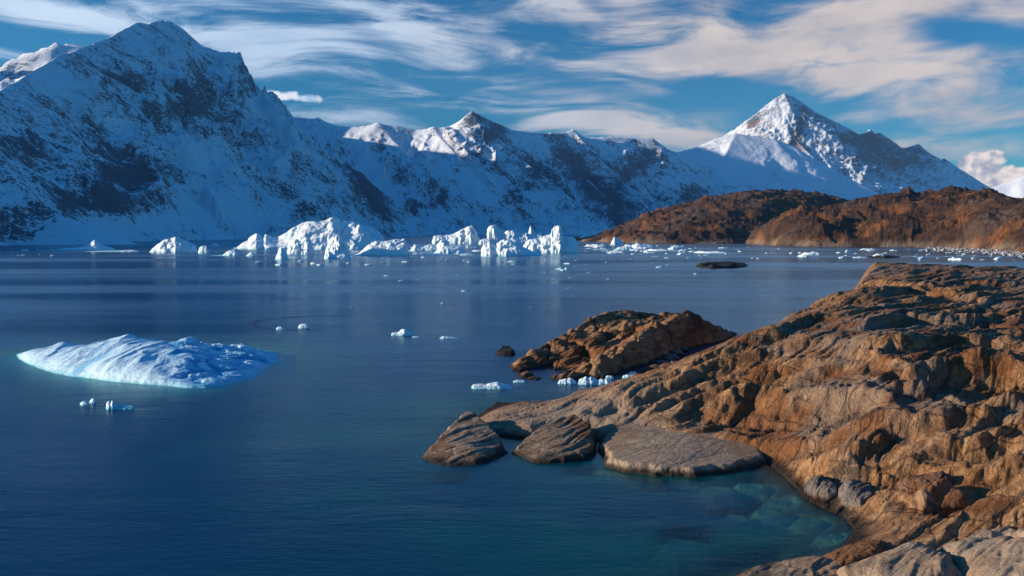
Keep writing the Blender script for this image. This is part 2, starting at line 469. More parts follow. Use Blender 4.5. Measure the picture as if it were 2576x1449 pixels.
M_MID = snow_rock('fjord_head_snow', streak_rot=(0, math.radians(-38), 0), streak_scale=(0.65, 1.0, 2.6), cover=0.25, size=1.1)
mountain('mountain', -0.36, 0.40, 520, 5600, 10400, 300, mid_ridges, M_MID, 37, gully=0.22, lam=280, rough=0.02,
    steepf=blob_px([(1340, 420, 160, 24, 42, .42), (1450, 420, 150, 26, 52, .55), (1540, 520, 110, 36, 45, .55), (1480, 370, 60, 30, 40, .35), (990, 450, 30, 60, 60, .35), (1020, 540, 30, 50, 70, .55), (960, 390, 60, 26, 30, .2), (1190, 300, 26, 22, 0, .5), (1240, 330, 22, 50, 40, .4), (1300, 480, 26, 90, 55, .3), (1600, 420, 26, 90, 50, .4), (1120, 480, 18, 70, 30, .3),
        (1000, 330, 90, 16, 5, .2), (1200, 500, 160, 60, 20, -.1), (1700, 450, 130, 40, 20, -.1), (1760, 490, 160, 22, -8, .45), (965, 480, 26, 150, -28, -1.0), (1640, 390, 90, 30, 30, .2)]))

# -- the pyramid peak on the right and its long shoulders
peak_main = ridge_px([(1700, 420, 11200), (1820, 352, 11200), (1862, 337, 11200), (1880, 311, 11250), (1905, 290, 11300), (1930, 262, 11400), (1950, 247, 11450), (1972, 237, 11500), (1992, 241, 11500), (2016, 256, 11550), (2050, 281, 11600), (2090, 300, 11700), (2130, 320, 11750),
    (2160, 337, 11800), (2178, 334, 11800), (2188, 327, 11800), (2200, 337, 11800), (2214, 333, 11800), (2222, 345, 11800), (2250, 366, 11800), (2275, 372, 11750), (2295, 366, 11700), (2310, 364, 11700), (2325, 375, 11700), (2350, 392, 11700), (2368, 404, 11600), (2374, 397, 11600), (2384, 406, 11600), (2420, 427, 11500), (2460, 452, 11400), (2520, 492, 11200), (2600, 520, 11000)], lambda z: max(z * 1.35, 150))
peak_ridges = [{'pts': peak_main, 'p': 1.15}, spur_px([(1972, 238, 11500), (1990, 275, 11150), (1986, 330, 10800), (2010, 360, 10600), (2060, 410, 10200), (2100, 470, 9800)], 0.85),
    spur_px([(2188, 329, 11800), (2160, 400, 11200), (2200, 470, 10500)], 0.8), spur_px([(2310, 366, 11700), (2260, 420, 11100), (2290, 480, 10600)], 0.8)]
M_PEAK = snow_rock('pyramid_snow', streak_rot=(0, math.radians(35), 0), streak_scale=(0.7, 1.0, 2.2), cover=0.14, size=0.9, rust=0.9)
mountain('mountain', 0.14, 0.66, 420, 8900, 13300, 240, peak_ridges, M_PEAK, 53, gully=0.06, lam=240, rough=0.024,
    steepf=blob_px([(1900, 300, 30, 14, -40, .6), (2010, 320, 14, 46, 15, .5), (2060, 290, 60, 14, 30, .3), (2200, 370, 50, 40, 40, .62), (2250, 400, 30, 50, 35, .35), (2310, 390, 50, 26, 35, .5), (2376, 404, 14, 10, 0, .5), (2150, 350, 30, 20, 0, .4)]))
sh_main = ridge_px([(1620, 420, 9200), (1690, 386, 9300), (1742, 372, 9200), (1775, 358, 9200), (1802, 347, 9200), (1830, 340, 9200), (1860, 339, 9200), (1905, 341, 9200), (1950, 350, 9150), (2000, 368, 9100), (2060, 405, 9000), (2120, 440, 8800), (2200, 480, 8600), (2300, 520, 8400), (2420, 545, 8100)], lambda z: max(z * 1.5, 100))
M_SH = snow_rock('shoulder_snow', streak_rot=(0, math.radians(-30), 0), streak_scale=(0.7, 1.0, 2.2), cover=0.40, size=1.0)
mountain('mountain', 0.12, 0.60, 330, 7000, 10600, 170, [{'pts': sh_main, 'p': 1.25}, {'pts': ridge_px([(1850, 341, 9200), (1800, 430, 8500), (1740, 520, 7900), (1700, 575, 7500)], lambda z: max(z * 2.3, 150)), 'p': 1.3}], M_SH, 67, gully=0.05, lam=320, rough=0.012,
    steepf=blob_px([(1790, 480, 170, 30, -4, .5), (1930, 380, 60, 8, 35, .4), (1800, 360, 60, 14, -20, .3)]))
far_r = ridge_px([(2380, 520, 14000), (2480, 474, 14000), (2530, 460, 14000), (2576, 441, 14000), (2700, 400, 14000), (2900, 420, 14000)], lambda z: z * 1.6)
mountain('mountain', 0.46, 0.80, 90, 11800, 16500, 60, [{'pts': far_r}], M_FAR, 71, gully=0.06, lam=500, rough=0.02)

# ------------------------------------------------------------------ water
def water_mat():
    m, T, o = new_mat('fjord_water')
    geo = T.n.new('ShaderNodeNewGeometry'); pos = geo.outputs['Position']
    sh = T.node('ShaderNodeAttribute', 2, {'attribute_name': 'depth'})      # metres of water over the rock
    so = T.node('ShaderNodeAttribute', 2, {'attribute_name': 'shoal'})      # 1 near the skerries, 0 out in the fjord
    patch = T.noise(T.mapping(pos, rot=(0, 0, 0.12), scale=(0.0016, 0.011, 1)), 1.0, 4.0, 0.55, 0.4)
    deepc = T.mix(so, (0.0009, 0.021, 0.068), (0.0002, 0.084, 0.068))
    deepc = T.mix(T.math('MULTIPLY', so, T.step(T.noise(pos, 0.05, 3.0), 0.35, 0.65)), deepc, (0.0004, 0.125, 0.078))
    deepc = T.mix(1.0, deepc, T.mix(T.step(sh, 0.2, 2.6), (0.30, 0.30, 0.30), (1, 1, 1)), 'MULTIPLY')
    body = T.node('ShaderNodeBsdfDiffuse', Color=deepc, Roughness=0.0)
    clear = T.node('ShaderNodeBsdfTransparent', Color=(0.52, 0.90, 0.80))
    opac = T.math('SUBTRACT', 1.0, T.math('EXPONENT', T.math('MULTIPLY', sh, -0.45)))
    opac = T.math('MAXIMUM', opac, 0.12)
    under = T.node('ShaderNodeMixShader', i0=opac, i1=clear, i2=body)
    p1 = T.mapping(pos, rot=(0, 0, 0.25), scale=(0.55, 1.5, 1))
    r1 = T.noise(p1, 0.85, 4.0, 0.6, 0.3)
    r2 = T.noise(T.mapping(pos, rot=(0, 0, -0.1), scale=(0.35, 1.0, 1)), 0.16, 3.0, 0.5, 0.5)
    rp = T.vmath('MULTIPLY', T.vmath('SUBTRACT', T.vmath('ADD', pos, T.vmath('SCALE', T.vmath('SUBTRACT', T.noise(pos, 0.08, 2.0, out=1), (.5, .5, .5)), sc=4.0)), (-51.0, 234.0, 0)), (1 / 20.0, 1 / 18.5, 0))
    rl = T.vmath('LENGTH', rp, out=1); rxy = T.xyz(rp)
    ring = T.math('MULTIPLY', T.math('EXPONENT', T.math('MULTIPLY', T.math('POWER', T.math('MULTIPLY', T.math('SUBTRACT', rl, 1.0), 11.0), 2.0), -1.0)), T.step(rxy[0], -0.05, 0.35, 1.0, 0.0))
    wind = T.math('MAXIMUM', T.step(patch, 0.42, 0.62), ring)
    hgt = T.math('ADD', T.math('MULTIPLY', r1, 0.13), T.math('MULTIPLY', r2, 0.30))
    bmp = T.node('ShaderNodeBump', Strength=T.math('MULTIPLY', T.math('MULTIPLY_ADD', wind, 0.45, 0.30), T.step(T.noise(T.mapping(pos, rot=(0, 0, 0.2), scale=(0.4, 1, 1)), 0.035, 3.0, 0.5), 0.35, 0.65, 0.6, 1.35)), Distance=1.0, Height=hgt)
    rough = T.math('MULTIPLY_ADD', wind, 0.12, 0.16)
    gl = T.node('ShaderNodeBsdfGlossy', Color=(0.64, 0.80, 0.88), Roughness=rough, Normal=bmp)
    fr = T.node('ShaderNodeFresnel', IOR=1.333, Normal=bmp)
    fr = T.math('MULTIPLY', T.math('MINIMUM', fr, 0.75), T.math('SUBTRACT', 1.0, T.math('MULTIPLY', ring, 0.5)))
    sf = T.node('ShaderNodeMixShader', i0=fr, i1=under, i2=gl)
    T.l.new(sf, o.inputs[0])
    return m
M_WATER = water_mat()

# ------------------------------------------------------------------ rock: ice-worn orange gneiss
GR = math.radians(42)                       # the bands of the gneiss run this way across the ground
CG, SG = math.cos(GR), math.sin(GR)

def rock_mat(name, tones, dark=0.30, grey=0.6, grain=True, scale=1.0, wet=True, bump=1.0, lichen=0.5, rust=0.85, joints=0.6):
    m, T, o = new_mat(name)
    geo = T.n.new('ShaderNodeNewGeometry'); pos = geo.outputs['Position']
    P = T.xyz(pos)
    warp = T.vmath('ADD', pos, T.vmath('SCALE', T.vmath('SUBTRACT', T.noise(pos, 0.12 / scale, 3.0, out=1), (.5, .5, .5)), sc=5.0 * scale))
    gv = T.mapping(T.mapping(warp, rot=(0, 0, -GR)), scale=(0.16, 1.0, 1.1) if grain else (1, 1, 1))
    gn = T.noise(gv, 0.9 / scale, 8.0, 0.66, 0.25)
    gf = T.noise(gv, 3.4 / scale, 7.0, 0.7)
    iso = T.noise(pos, 0.55 / scale, 9.0, 0.68)
    spk = T.noise(pos, 5.0 / scale, 6.0, 0.75)
    zone = T.noise(pos, 0.055 / scale, 3.0, 0.5, 0.6)
    z2 = T.noise(T.vmath('ADD', pos, (31, 7, 3)), 0.10 / scale, 4.0, 0.55, 0.4)
    base = T.ramp(T.math('ADD', T.math('MULTIPLY', gn, 0.55), T.math('MULTIPLY', iso, 0.45)), [(0.30, tones[0]), (0.46, tones[1]), (0.56, tones[2]), (0.70, tones[3])])
    gcol = T.mix(iso, (0.14, 0.115, 0.10), (0.34, 0.27, 0.215))
    base = T.mix(T.math('MULTIPLY', T.step(zone, 0.47, 0.60), grey), base, gcol)
    base = T.mix(T.math('MULTIPLY', T.step(z2, 0.50, 0.62), rust), base, T.mix(gn, (0.10, 0.032, 0.010), (0.36, 0.135, 0.035)))
    # dark lichen, thickest along the joints of the banding
    li = T.math('ADD', T.math('MULTIPLY', T.math('SUBTRACT', gf, 0.5), 0.9), T.math('SUBTRACT', iso, 0.5))
    lm = T.math('MULTIPLY', T.step(li, 0.06, 0.22), lichen)
    base = T.mix(lm, base, (0.045, 0.032, 0.022))
    # joints: thin dark cracks that run with the banding, and a few across it
    jw = T.vmath('ADD', pos, T.vmath('SCALE', T.vmath('SUBTRACT', T.noise(pos, 0.08 / scale, 2.0, out=1), (.5, .5, .5)), sc=3.0 * scale))
    jn = T.noise(T.mapping(T.mapping(jw, rot=(0, 0, -GR)), scale=(0.10, 1.0, 0.5)), 0.42 / scale, 1.5, 0.4, 0.0)
    jl = T.step(T.math('ABSOLUTE', T.math('SUBTRACT', jn, 0.5)), 0.004, 0.022, 1.0, 0.0)
    jx = T.noise(T.mapping(T.mapping(jw, rot=(0, 0, -GR + 1.25)), scale=(0.18, 1.0, 0.8)), 0.22 / scale, 1.5, 0.4, 0.0)
    jl2 = T.step(T.math('ABSOLUTE', T.math('SUBTRACT', jx, 0.5)), 0.003, 0.014, 1.0, 0.0)
    jn3 = T.noise(T.mapping(T.mapping(jw, rot=(0, 0, -GR)), scale=(0.07, 1.0, 0.5)), 1.3 / scale, 1.5, 0.4, 0.0)
    jl3 = T.math('MULTIPLY', T.step(T.math('ABSOLUTE', T.math('SUBTRACT', jn3, 0.5)), 0.004, 0.030, 1.0, 0.0), T.step(iso, 0.46, 0.62, 0.0, 0.7))
    joint = T.math('MULTIPLY', T.math('MAXIMUM', T.math('MAXIMUM', jl, jl2), jl3), joints)
    base = T.mix(joint, base, (0.022, 0.013, 0.009))
    cav = T.node('ShaderNodeAttribute', 2, {'attribute_name': 'dark_tone'})  # vertex mask that mixes in a dark brown tone
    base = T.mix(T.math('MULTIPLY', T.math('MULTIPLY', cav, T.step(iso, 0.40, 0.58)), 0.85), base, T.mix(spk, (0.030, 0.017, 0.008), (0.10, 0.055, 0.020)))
    pale = T.node('ShaderNodeAttribute', 2, {'attribute_name': 'pale'})
    base = T.mix(T.math('MULTIPLY', pale, 0.8), base, T.mix(T.math('ADD', T.math('MULTIPLY', iso, 0.6), T.math('MULTIPLY', spk, 0.4)), (0.26, 0.185, 0.125), (0.62, 0.48, 0.34)))
    base = T.mix(T.step(spk, 0.35, 0.65, 0.0, 0.28), T.mix(1.0, base, (0.72, 0.70, 0.68), 'MULTIPLY'), base, 'MIX') if False else T.mix(1.0, base, T.ramp(spk, [(0.32, (0.50, 0.47, 0.44)), (0.66, (1.18, 1.18, 1.18))]), 'MULTIPLY')
    if wet:   # the tide mark: dark weed just above the water
        tz = T.math('ADD', P[2], T.math('MULTIPLY', T.math('SUBTRACT', iso, 0.5), 0.9))
        base = T.mix(T.step(tz, 0.15, 0.75, 0.95, 0.0), base, (0.018, 0.011, 0.006))
        base = T.mix(T.step(P[2], -0.5, -0.05, 1.0, 0.0), base, T.mix(pale, T.mix(iso, (0.10, 0.085, 0.055), (0.30, 0.26, 0.17)), T.mix(iso, (0.55, 0.56, 0.42), (0.90, 0.90, 0.70))))
    v1 = T.node('ShaderNodeTexVoronoi', 0, {'feature': 'DISTANCE_TO_EDGE'}, Vector=T.mapping(T.mapping(warp, rot=(0, 0, -GR)), scale=(0.35, 1, 1)), Scale=0.42 / scale)
    crack = T.step(v1, 0.0, 0.05)
    h = T.math('ADD', T.math('MULTIPLY', gn, 0.55 * scale), T.math('MULTIPLY', gf, 0.26 * scale))
    h = T.math('ADD', h, T.math('MULTIPLY', iso, 0.42 * scale)); h = T.math('ADD', h, T.math('MULTIPLY', spk, 0.11 * scale)); h = T.math('ADD', h, T.math('MULTIPLY', crack, 0.07 * scale))
    h = T.math('SUBTRACT', h, T.math('MULTIPLY', joint, 0.22 * scale))
    bmp = T.node('ShaderNodeBump', Strength=0.85 * bump, Distance=1.0, Height=h)
    b = T.node('ShaderNodeBsdfPrincipled', Base_Color=base, Roughness=0.82, Normal=bmp)
    b.node.inputs['Specular IOR Level'].default_value = 0.25
    T.l.new(b, o.inputs[0])
    return m

TAN = ((0.075, 0.036, 0.017), (0.31, 0.148, 0.060), (0.50, 0.275, 0.125), (0.62, 0.41, 0.23))
RUST = ((0.010, 0.006, 0.004), (0.038, 0.017, 0.009), (0.11, 0.043, 0.016), (0.26, 0.112, 0.044))
M_SHORE = rock_mat('orange_gneiss', TAN)
M_SPUR = rock_mat('jointed_gneiss', TAN, grey=0.25, scale=1.3)
M_SLAB = rock_mat('pale_worn_gneiss', ((0.15, 0.095, 0.060), (0.28, 0.185, 0.120), (0.40, 0.285, 0.190), (0.50, 0.375, 0.26)), grey=0.3, lichen=0.25, grain=False, bump=0.6)
M_GREY = rock_mat('grey_boulder_rock', ((0.09, 0.075, 0.068), (0.16, 0.13, 0.115), (0.23, 0.19, 0.165), (0.30, 0.25, 0.21)), grey=0.6, lichen=0.35, grain=False, bump=0.9)
M_HILL = rock_mat('rust_brown_hill_rock', RUST, grey=0.2, scale=9.0, wet=False, bump=1.0, lichen=0.55, joints=0.5)
M_SKERRY = rock_mat('black_skerry_rock', ((0.012, 0.010, 0.009), (0.022, 0.018, 0.015), (0.035, 0.028, 0.022), (0.06, 0.05, 0.04)), grey=0.0, wet=False, grain=False, rust=0.0)

# -- the headland the photographer stands above
def pz(L): return [tuple(at_z(u, v, z)) for (u, v, z) in L]
def py(L): return [tuple(at_y(u, v, y)) for (u, v, y) in L]
def gp(u, Y): return ((u - CX) / F_PX * Y, Y)
coast = [at_z(u, v)[:2] for (u, v) in [(1852, 1449), (1950, 1414), (2060, 1404), (2118, 1380), (2150, 1335), (2122, 1300), (2075, 1282), (2030, 1258), (1995, 1222), (1962, 1190), (1930, 1166), (1850, 1150), (1700, 1132), (1590, 1128), (1515, 1120), (1480, 1096), (1430, 1090), (1375, 1100), (1345, 1108),
    (1300, 1102), (1255, 1098), (1215, 1090), (1180, 1080), (1172, 1068), (1205, 1044), (1250, 1014), (1320, 1012), (1385, 1024), (1420, 998), (1480, 1000), (1570, 975), (1640, 948)]]
coast += [gp(1650, 136), gp(1745, 141), gp(1850, 147), gp(1955, 165), gp(2035, 192), gp(2085, 216), gp(2112, 262), gp(2116, 305), gp(2135, 345), gp(2180, 372), gp(2300, 385), gp(2700, 390), gp(3300, 400), gp(4200, 90), gp(4600, 22), gp(1200, 22), gp(1700, 44)]
ctrl = pz([(1300, 1060, 1.2), (1260, 1030, 0.9), (1400, 1060, 1.0), (1430, 1012, 2.0), (1500, 1040, 1.8), (1560, 1000, 3.0), (1500, 1085, 0.8), (1650, 960, 4.3), (1640, 1020, 2.5), (1700, 1080, 1.3), (1600, 1110, 0.8), (1720, 922, 5.6), (1760, 960, 4.6), (1800, 1020, 3.2), (1850, 1100, 1.4),
    (1810, 878, 7.8), (1900, 930, 6.2), (1900, 832, 9.6), (1960, 880, 8.4), (2000, 1000, 4.9), (1950, 1080, 2.6), (2010, 1150, 1.1), (1990, 790, 11.0), (2060, 752, 11.2), (2060, 830, 10.4), (2100, 920, 7.8), (2110, 745, 11.0), (2134, 712, 11.0), (2165, 663, 14.4), (2140, 690, 12.4),
    (2250, 671, 14.2), (2330, 684, 13.8), (2405, 691, 13.6), (2480, 694, 13.6), (2576, 693, 13.8), (2700, 690, 14.0), (2250, 740, 12.4), (2350, 740, 12.2), (2500, 740, 12.6), (2700, 740, 13.0), (2200, 800, 11.4), (2320, 800, 11.2), (2450, 800, 11.4), (2600, 800, 11.8), (2200, 870, 10.2), (2320, 870, 10.0), (2450, 870, 10.2), (2600, 870, 10.6), (2200, 960, 7.6), (2350, 960, 8.0), (2500, 960, 8.4), (2700, 960, 9.0), (2150, 1060, 5.0), (2300, 1060, 5.6), (2450, 1060, 6.2), (2600, 1060, 6.8), (2100, 1150, 2.8), (2250, 1150, 3.5), (2400, 1150, 4.2), (2600, 1150, 5.0), (2080, 1220, 1.0), (2200, 1220, 1.7), (2400, 1220, 2.8), (2600, 1220, 3.6), (2220, 1290, 1.0), (2350, 1290, 1.7), (2500, 1290, 2.3), (2650, 1290, 2.8), (2230, 1350, 0.9), (2400, 1350, 1.5), (2576, 1350, 2.1), (2150, 1430, 0.5), (2350, 1430, 1.1), (2500, 1430, 1.6), (2700, 1430, 2.4)])
ctrl += [gp(1740, 136) + (1.5,), gp(1840, 142) + (2.5,), gp(1940, 158) + (4.5,), gp(2030, 184) + (5.5,), gp(2300, 335) + (8.5,), gp(2600, 320) + (8.0,), gp(2450, 300) + (10.0,), gp(2200, 355) + (6,), gp(2900, 60) + (11,), gp(3300, 100) + (16,), gp(3400, 45) + (8,), gp(3600, 250) + (17,), gp(2600, 38) + (2.0,), gp(3200, 30) + (4.0,)]
F_HEAD = rbf(ctrl, smooth=0.02)

def hit(u, v):
    d = px_dir(u, v)
    t = np.linspace(20, 500, 2400)
    z = F_HEAD(d.x * t, d.y * t); g = H_CAM + d.z * t - np.maximum(z, 0)
    k = np.argmax(g < 0) if (g < 0).any() else len(t) - 1
    return d.x * t[k], d.y * t[k]

LEDGES = [  # crest seen in the photo, drop in metres, width of the back, width of the face
    ([(1560, 1035), (1632, 1000), (1788, 933), (1955, 888), (2110, 850)], 1.3, 5, 1.6), ([(1599, 1030), (1688, 979), (1766, 957), (1888, 908)], 1.0, 4, 1.2),
    ([(1640, 1088), (1744, 1027), (1849, 983), (1983, 944), (2110, 916)], 1.6, 5, 1.6), ([(1677, 1083), (1788, 1033), (1921, 1005), (2027, 977), (2155, 930)], 1.4, 4, 1.4),
    ([(1771, 1052), (1899, 1018), (2010, 1018), (2155, 1005), (2266, 1033)], 2.6, 6, 2.6), ([(1944, 1133), (2077, 1116), (2199, 1080), (2300, 1061)], 1.3, 4, 1.2),
    ([(2100, 1176), (2160, 1130), (2233, 1088), (2400, 1055), (2538, 1027)], 1.6, 5, 1.6), ([(2027, 1206), (2110, 1180), (2260, 1180), (2400, 1194), (2480, 1190)], 1.1, 3, 1.0),
    ([(2250, 965), (2344, 945), (2460, 930), (2600, 925)], 3.4, 8, 3.5), ([(2122, 838), (2277, 805), (2400, 811), (2510, 805)], 1.8, 7, 2.2), ([(2160, 905), (2283, 877), (2400, 861), (2600, 861)], 1.7, 6, 2.0),
    ([(2288, 1277), (2400, 1227), (2600, 1150)], 1.2, 4, 1.2), ([(1700, 965), (1800, 905), (1900, 862), (2000, 838)], 1.0, 4, 1.2), ([(2190, 745), (2290, 730), (2400, 745), (2520, 770)], 1.8, 8, 2.5), ([(2150, 720), (2230, 712), (2330, 722), (2420, 715), (2600, 712)], 1.6, 12, 4.0),
    ([(1860, 890), (1940, 850), (2020, 812), (2080, 800)], 1.2, 5, 1.6), ([(1400, 1080), (1480, 1060), (1560, 1052), (1640, 1030)], 0.5, 3, 0.8), ([(1690, 1110), (1800, 1075), (1900, 1070)], 0.7, 3, 0.8),
    ([(1700, 1128), (1800, 1108), (1900, 1112), (1990, 1140)], 0.9, 3, 0.9), ([(1800, 1060), (1900, 1045), (2000, 1050), (2080, 1040)], 1.0, 3, 1.0), ([(1620, 1060), (1720, 1005), (1830, 960), (1960, 920)], 1.1, 4, 1.1), ([(1740, 1075), (1850, 1025), (1960, 985), (2100, 955)], 0.9, 3, 0.9), ([(1480, 1050), (1560, 1020), (1640, 985), (1720, 945)], 0.7, 3, 0.8),
    ([(2200, 1010), (2330, 985), (2450, 1000), (2600, 985)], 1.2, 4, 1.4), ([(2180, 1220), (2300, 1180), (2420, 1130), (2600, 1090)], 1.3, 4, 1.3), ([(2380, 1160), (2480, 1110), (2600, 1060)], 1.0, 3, 1.0)]
LEDGES_W = [([hit(u, v) for (u, v) in pts], h, wf, wn) for (pts, h, wf, wn) in LEDGES]

def ledges(X, Y):
    dz = np.zeros(X.shape); gap = np.zeros(X.shape)
    wx, wy = X + 1.6 * fbm(X / 6, Y / 6, 4, 401) + 0.5 * fbm(X / 1.7, Y / 1.7, 3, 405), Y + 1.6 * fbm(X / 6 + 30, Y / 6, 4, 402) + 0.5 * fbm(X / 1.7, Y / 1.7 + 9, 3, 406)
    for (pts, h, wf, wn) in LEDGES_W:
        bd = np.full(X.shape, 1e9); side = np.zeros(X.shape); T = np.zeros(X.shape)
        n = len(pts) - 1
        for i in range(n):
            (ax, ay), (bx, by) = pts[i], pts[i + 1]
            ex, ey = bx - ax, by - ay; L2 = ex * ex + ey * ey + 1e-9
            t = np.clip(((wx - ax) * ex + (wy - ay) * ey) / L2, 0, 1)
            d = np.hypot(wx - ax - t * ex, wy - ay - t * ey)
            up = d < bd
            bd = np.where(up, d, bd); side = np.where(up, np.sign((wx - ax) * ey - (wy - ay) * ex), side); T = np.where(up, (i + t) / n, T)
        e = sstep(T, 0, 0.14) * (1 - sstep(T, 0.86, 1))
        hh = h * e
        back = hh * 0.55 * np.exp(-bd / wf)
        face = hh * (0.55 - sstep(bd, 0, wn)) + hh * 0.45 * sstep(bd, wn, wn * 5)
        dz += np.where(side < 0, back, face * np.exp(-bd / (wn * 14)))
        gap = np.maximum(gap, np.where(side > 0, e * np.exp(-((bd - wn) / (wn * 0.9)) ** 2), 0))
    return dz, gap

def gneiss(X, Y, seed, A=1.0, L=1.0):
    """whalebacks, banding and joints of ice-worn rock, metres"""
    wx, wy = X + 3.0 * L * fbm(X / (14 * L), Y / (14 * L), 3, seed + 1), Y + 3.0 * L * fbm(X / (14 * L) + 9, Y / (14 * L), 3, seed + 2)
    p, q = wx * CG + wy * SG, -wx * SG + wy * CG
    f1, f2, cid = worley(p / (27 * L), q / (8.0 * L), seed + 3)
    hump = np.clip(f2 - f1, 0, 0.7) / 0.7
    h = 0.55 * (hump ** 0.55 - 0.62) + 0.45 * (cid - 0.5)
    f1, f2, cid = worley(p / (12 * L) + 3, q / (2.4 * L), seed + 4)
    hump2 = np.clip(f2 - f1, 0, 0.6) / 0.6
    h += 0.14 * (hump2 ** 0.6 - 0.6) + 0.14 * (cid - 0.5) - 0.16 * (1 - sstep(f2 - f1, 0, 0.08))
    def saw(t, e):
        f = t - np.floor(t); return np.where(f < e, f / e, (1 - f) / (1 - e)) - 0.5
    m1 = sstep(fbm(p / (34 * L), q / (8 * L), 2, seed + 21), -0.35, 0.30); m2 = sstep(fbm(p / (16 * L), q / (3.5 * L), 2, seed + 22), -0.30, 0.35)
    h += 0.95 * m1 * saw(q / (5.2 * L) + 0.80 * fbm(p / (42 * L), q / (12 * L), 3, seed + 23), 0.16)
    h += 0.40 * m2 * saw(q / (1.7 * L) + 0.70 * fbm(p / (20 * L), q / (5 * L), 3, seed + 24), 0.20)
    h += 0.16 * (0.3 + 0.7 * m1) * saw(q / (0.6 * L) + 0.6 * fbm(p / (8 * L), q / (1.8 * L), 3, seed + 25), 0.25)
    h += 0.40 * (ridged(p / (40 * L), q / (3.6 * L), 4, seed + 5) - 0.45)
    h += 0.20 * fbm(p / (12 * L), q / (1.2 * L), 5, seed + 6, 0.58)
    f1, f2, cid3 = worley(p / (4.2 * L) + 1, q / (2.6 * L), seed + 27)
    h += 0.08 * (cid3 - 0.5) - 0.09 * (1 - sstep(f2 - f1, 0, 0.06))
    h += 0.11 * fbm(X / (0.9 * L), Y / (0.9 * L), 5, seed + 8, 0.64)
    return A * h, 1 - np.minimum(hump, 1), hump2

SUNK = [(1850, 1290, 1.7, 0.75), (1935, 1278, 2.1, 0.70), (1720, 1345, 2.4, 1.5), (1810, 1220, 2.6, 0.9), (1890, 1212, 2.2, 0.7), (1965, 1248, 1.8, 0.8), (2095, 1340, 1.4, 0.5), (2040, 1300, 1.6, 0.6), (1650, 1225, 2.2, 1.4), (1480, 1185, 2.0, 1.3), (1130, 1200, 2.0, 1.6)]

def head_height(X, Y, detail=True):
    s = sdf(coast, X, Y)
    far = sstep(Y, 120, 330)
    base = F_HEAD(X, Y)
    ins = np.clip(s, 0, None)
    lip = sstep(ins, -0.5, 3.5 + 9 * far)
    n, gap, h2 = gneiss(X, Y, 101)
    n2, _, _ = gneiss(X, Y, 140, 1.0, 2.4)
    lz, lg = ledges(X, Y)
    big = sstep(X, 20, 70)
    amp = (0.35 + 0.25 * sstep(ins, 1, 7) + 0.12 * big) * (1 - 0.35 * far) * (0.55 + 0.45 * lip)
    land = np.maximum(base, 0.25) * lip + (n * amp + n2 * (0.35 + 0.6 * big) * (1 - 0.5 * far) * sstep(ins, 2, 10) + lz) * sstep(ins, 0, 4) + 0.22 * n * (1 - sstep(ins, 0, 4)) + 0.15
    sea = -0.10 + 0.42 * s + 0.30 * n * sstep(-s, 0.3, 3)
    for (u, v, r, dep) in SUNK:
        q = at_z(u, v, 0); rr = np.sqrt((X - q[0]) ** 2 + ((Y - q[1]) * 1.1) ** 2) / r * (1 + 0.35 * fbm(X / 2.2, Y / 2.2, 3, 71))
        sea = np.maximum(sea, np.where(rr < 1.6, -dep * 0.6 - 2.2 * np.maximum(rr - 0.55, 0) ** 1.3 * r * 0.5 - 0.08 * fbm(X, Y, 3, 73), -99))
    z = np.where(s > 0, np.maximum(land, -0.2), np.minimum(sea, 0.15))
    return z, s, np.maximum(gap * 0.6, lg)

def headland():
    X, Y = polar(-0.16, 0.95, 860, 34, 440, 660)
    Z, s, gap = head_height(X, Y)
    dk = sstep(X, 32, 66) * 0.8 * sstep(fbm(X / 9, Y / 9, 3, 61), -0.25, 0.30) * np.clip(gap * 0.8 + 0.35, 0, 1)  # darker towards the right, most in the gaps and along the ledge feet
    dk = np.maximum(dk, 0.5 * sstep(gap, 0.7, 0.98))
    q = at_z(1400, 1060, 1)[:2]
    pale = 0.85 * np.exp(-(((X - q[0]) / 14) ** 2 + ((Y - q[1]) / 9) ** 2))
    for (u, v, r, dep) in SUNK:
        k = at_z(u, v, 0); rr = np.sqrt((X - k[0]) ** 2 + ((Y - k[1]) * 1.1) ** 2) / r * (1 + 0.35 * fbm(X / 2.2, Y / 2.2, 3, 71))
        pale = np.maximum(pale, (s < -0.3) * np.exp(-(rr / 1.15) ** 6))
    o = grid_obj('rocky_shore', X, Y, Z, M_SHORE, keep=(Z > -6.5) & (s > -16), attrs={'dark_tone': dk, 'pale': pale})
    tag(o, kind='structure')
headland()

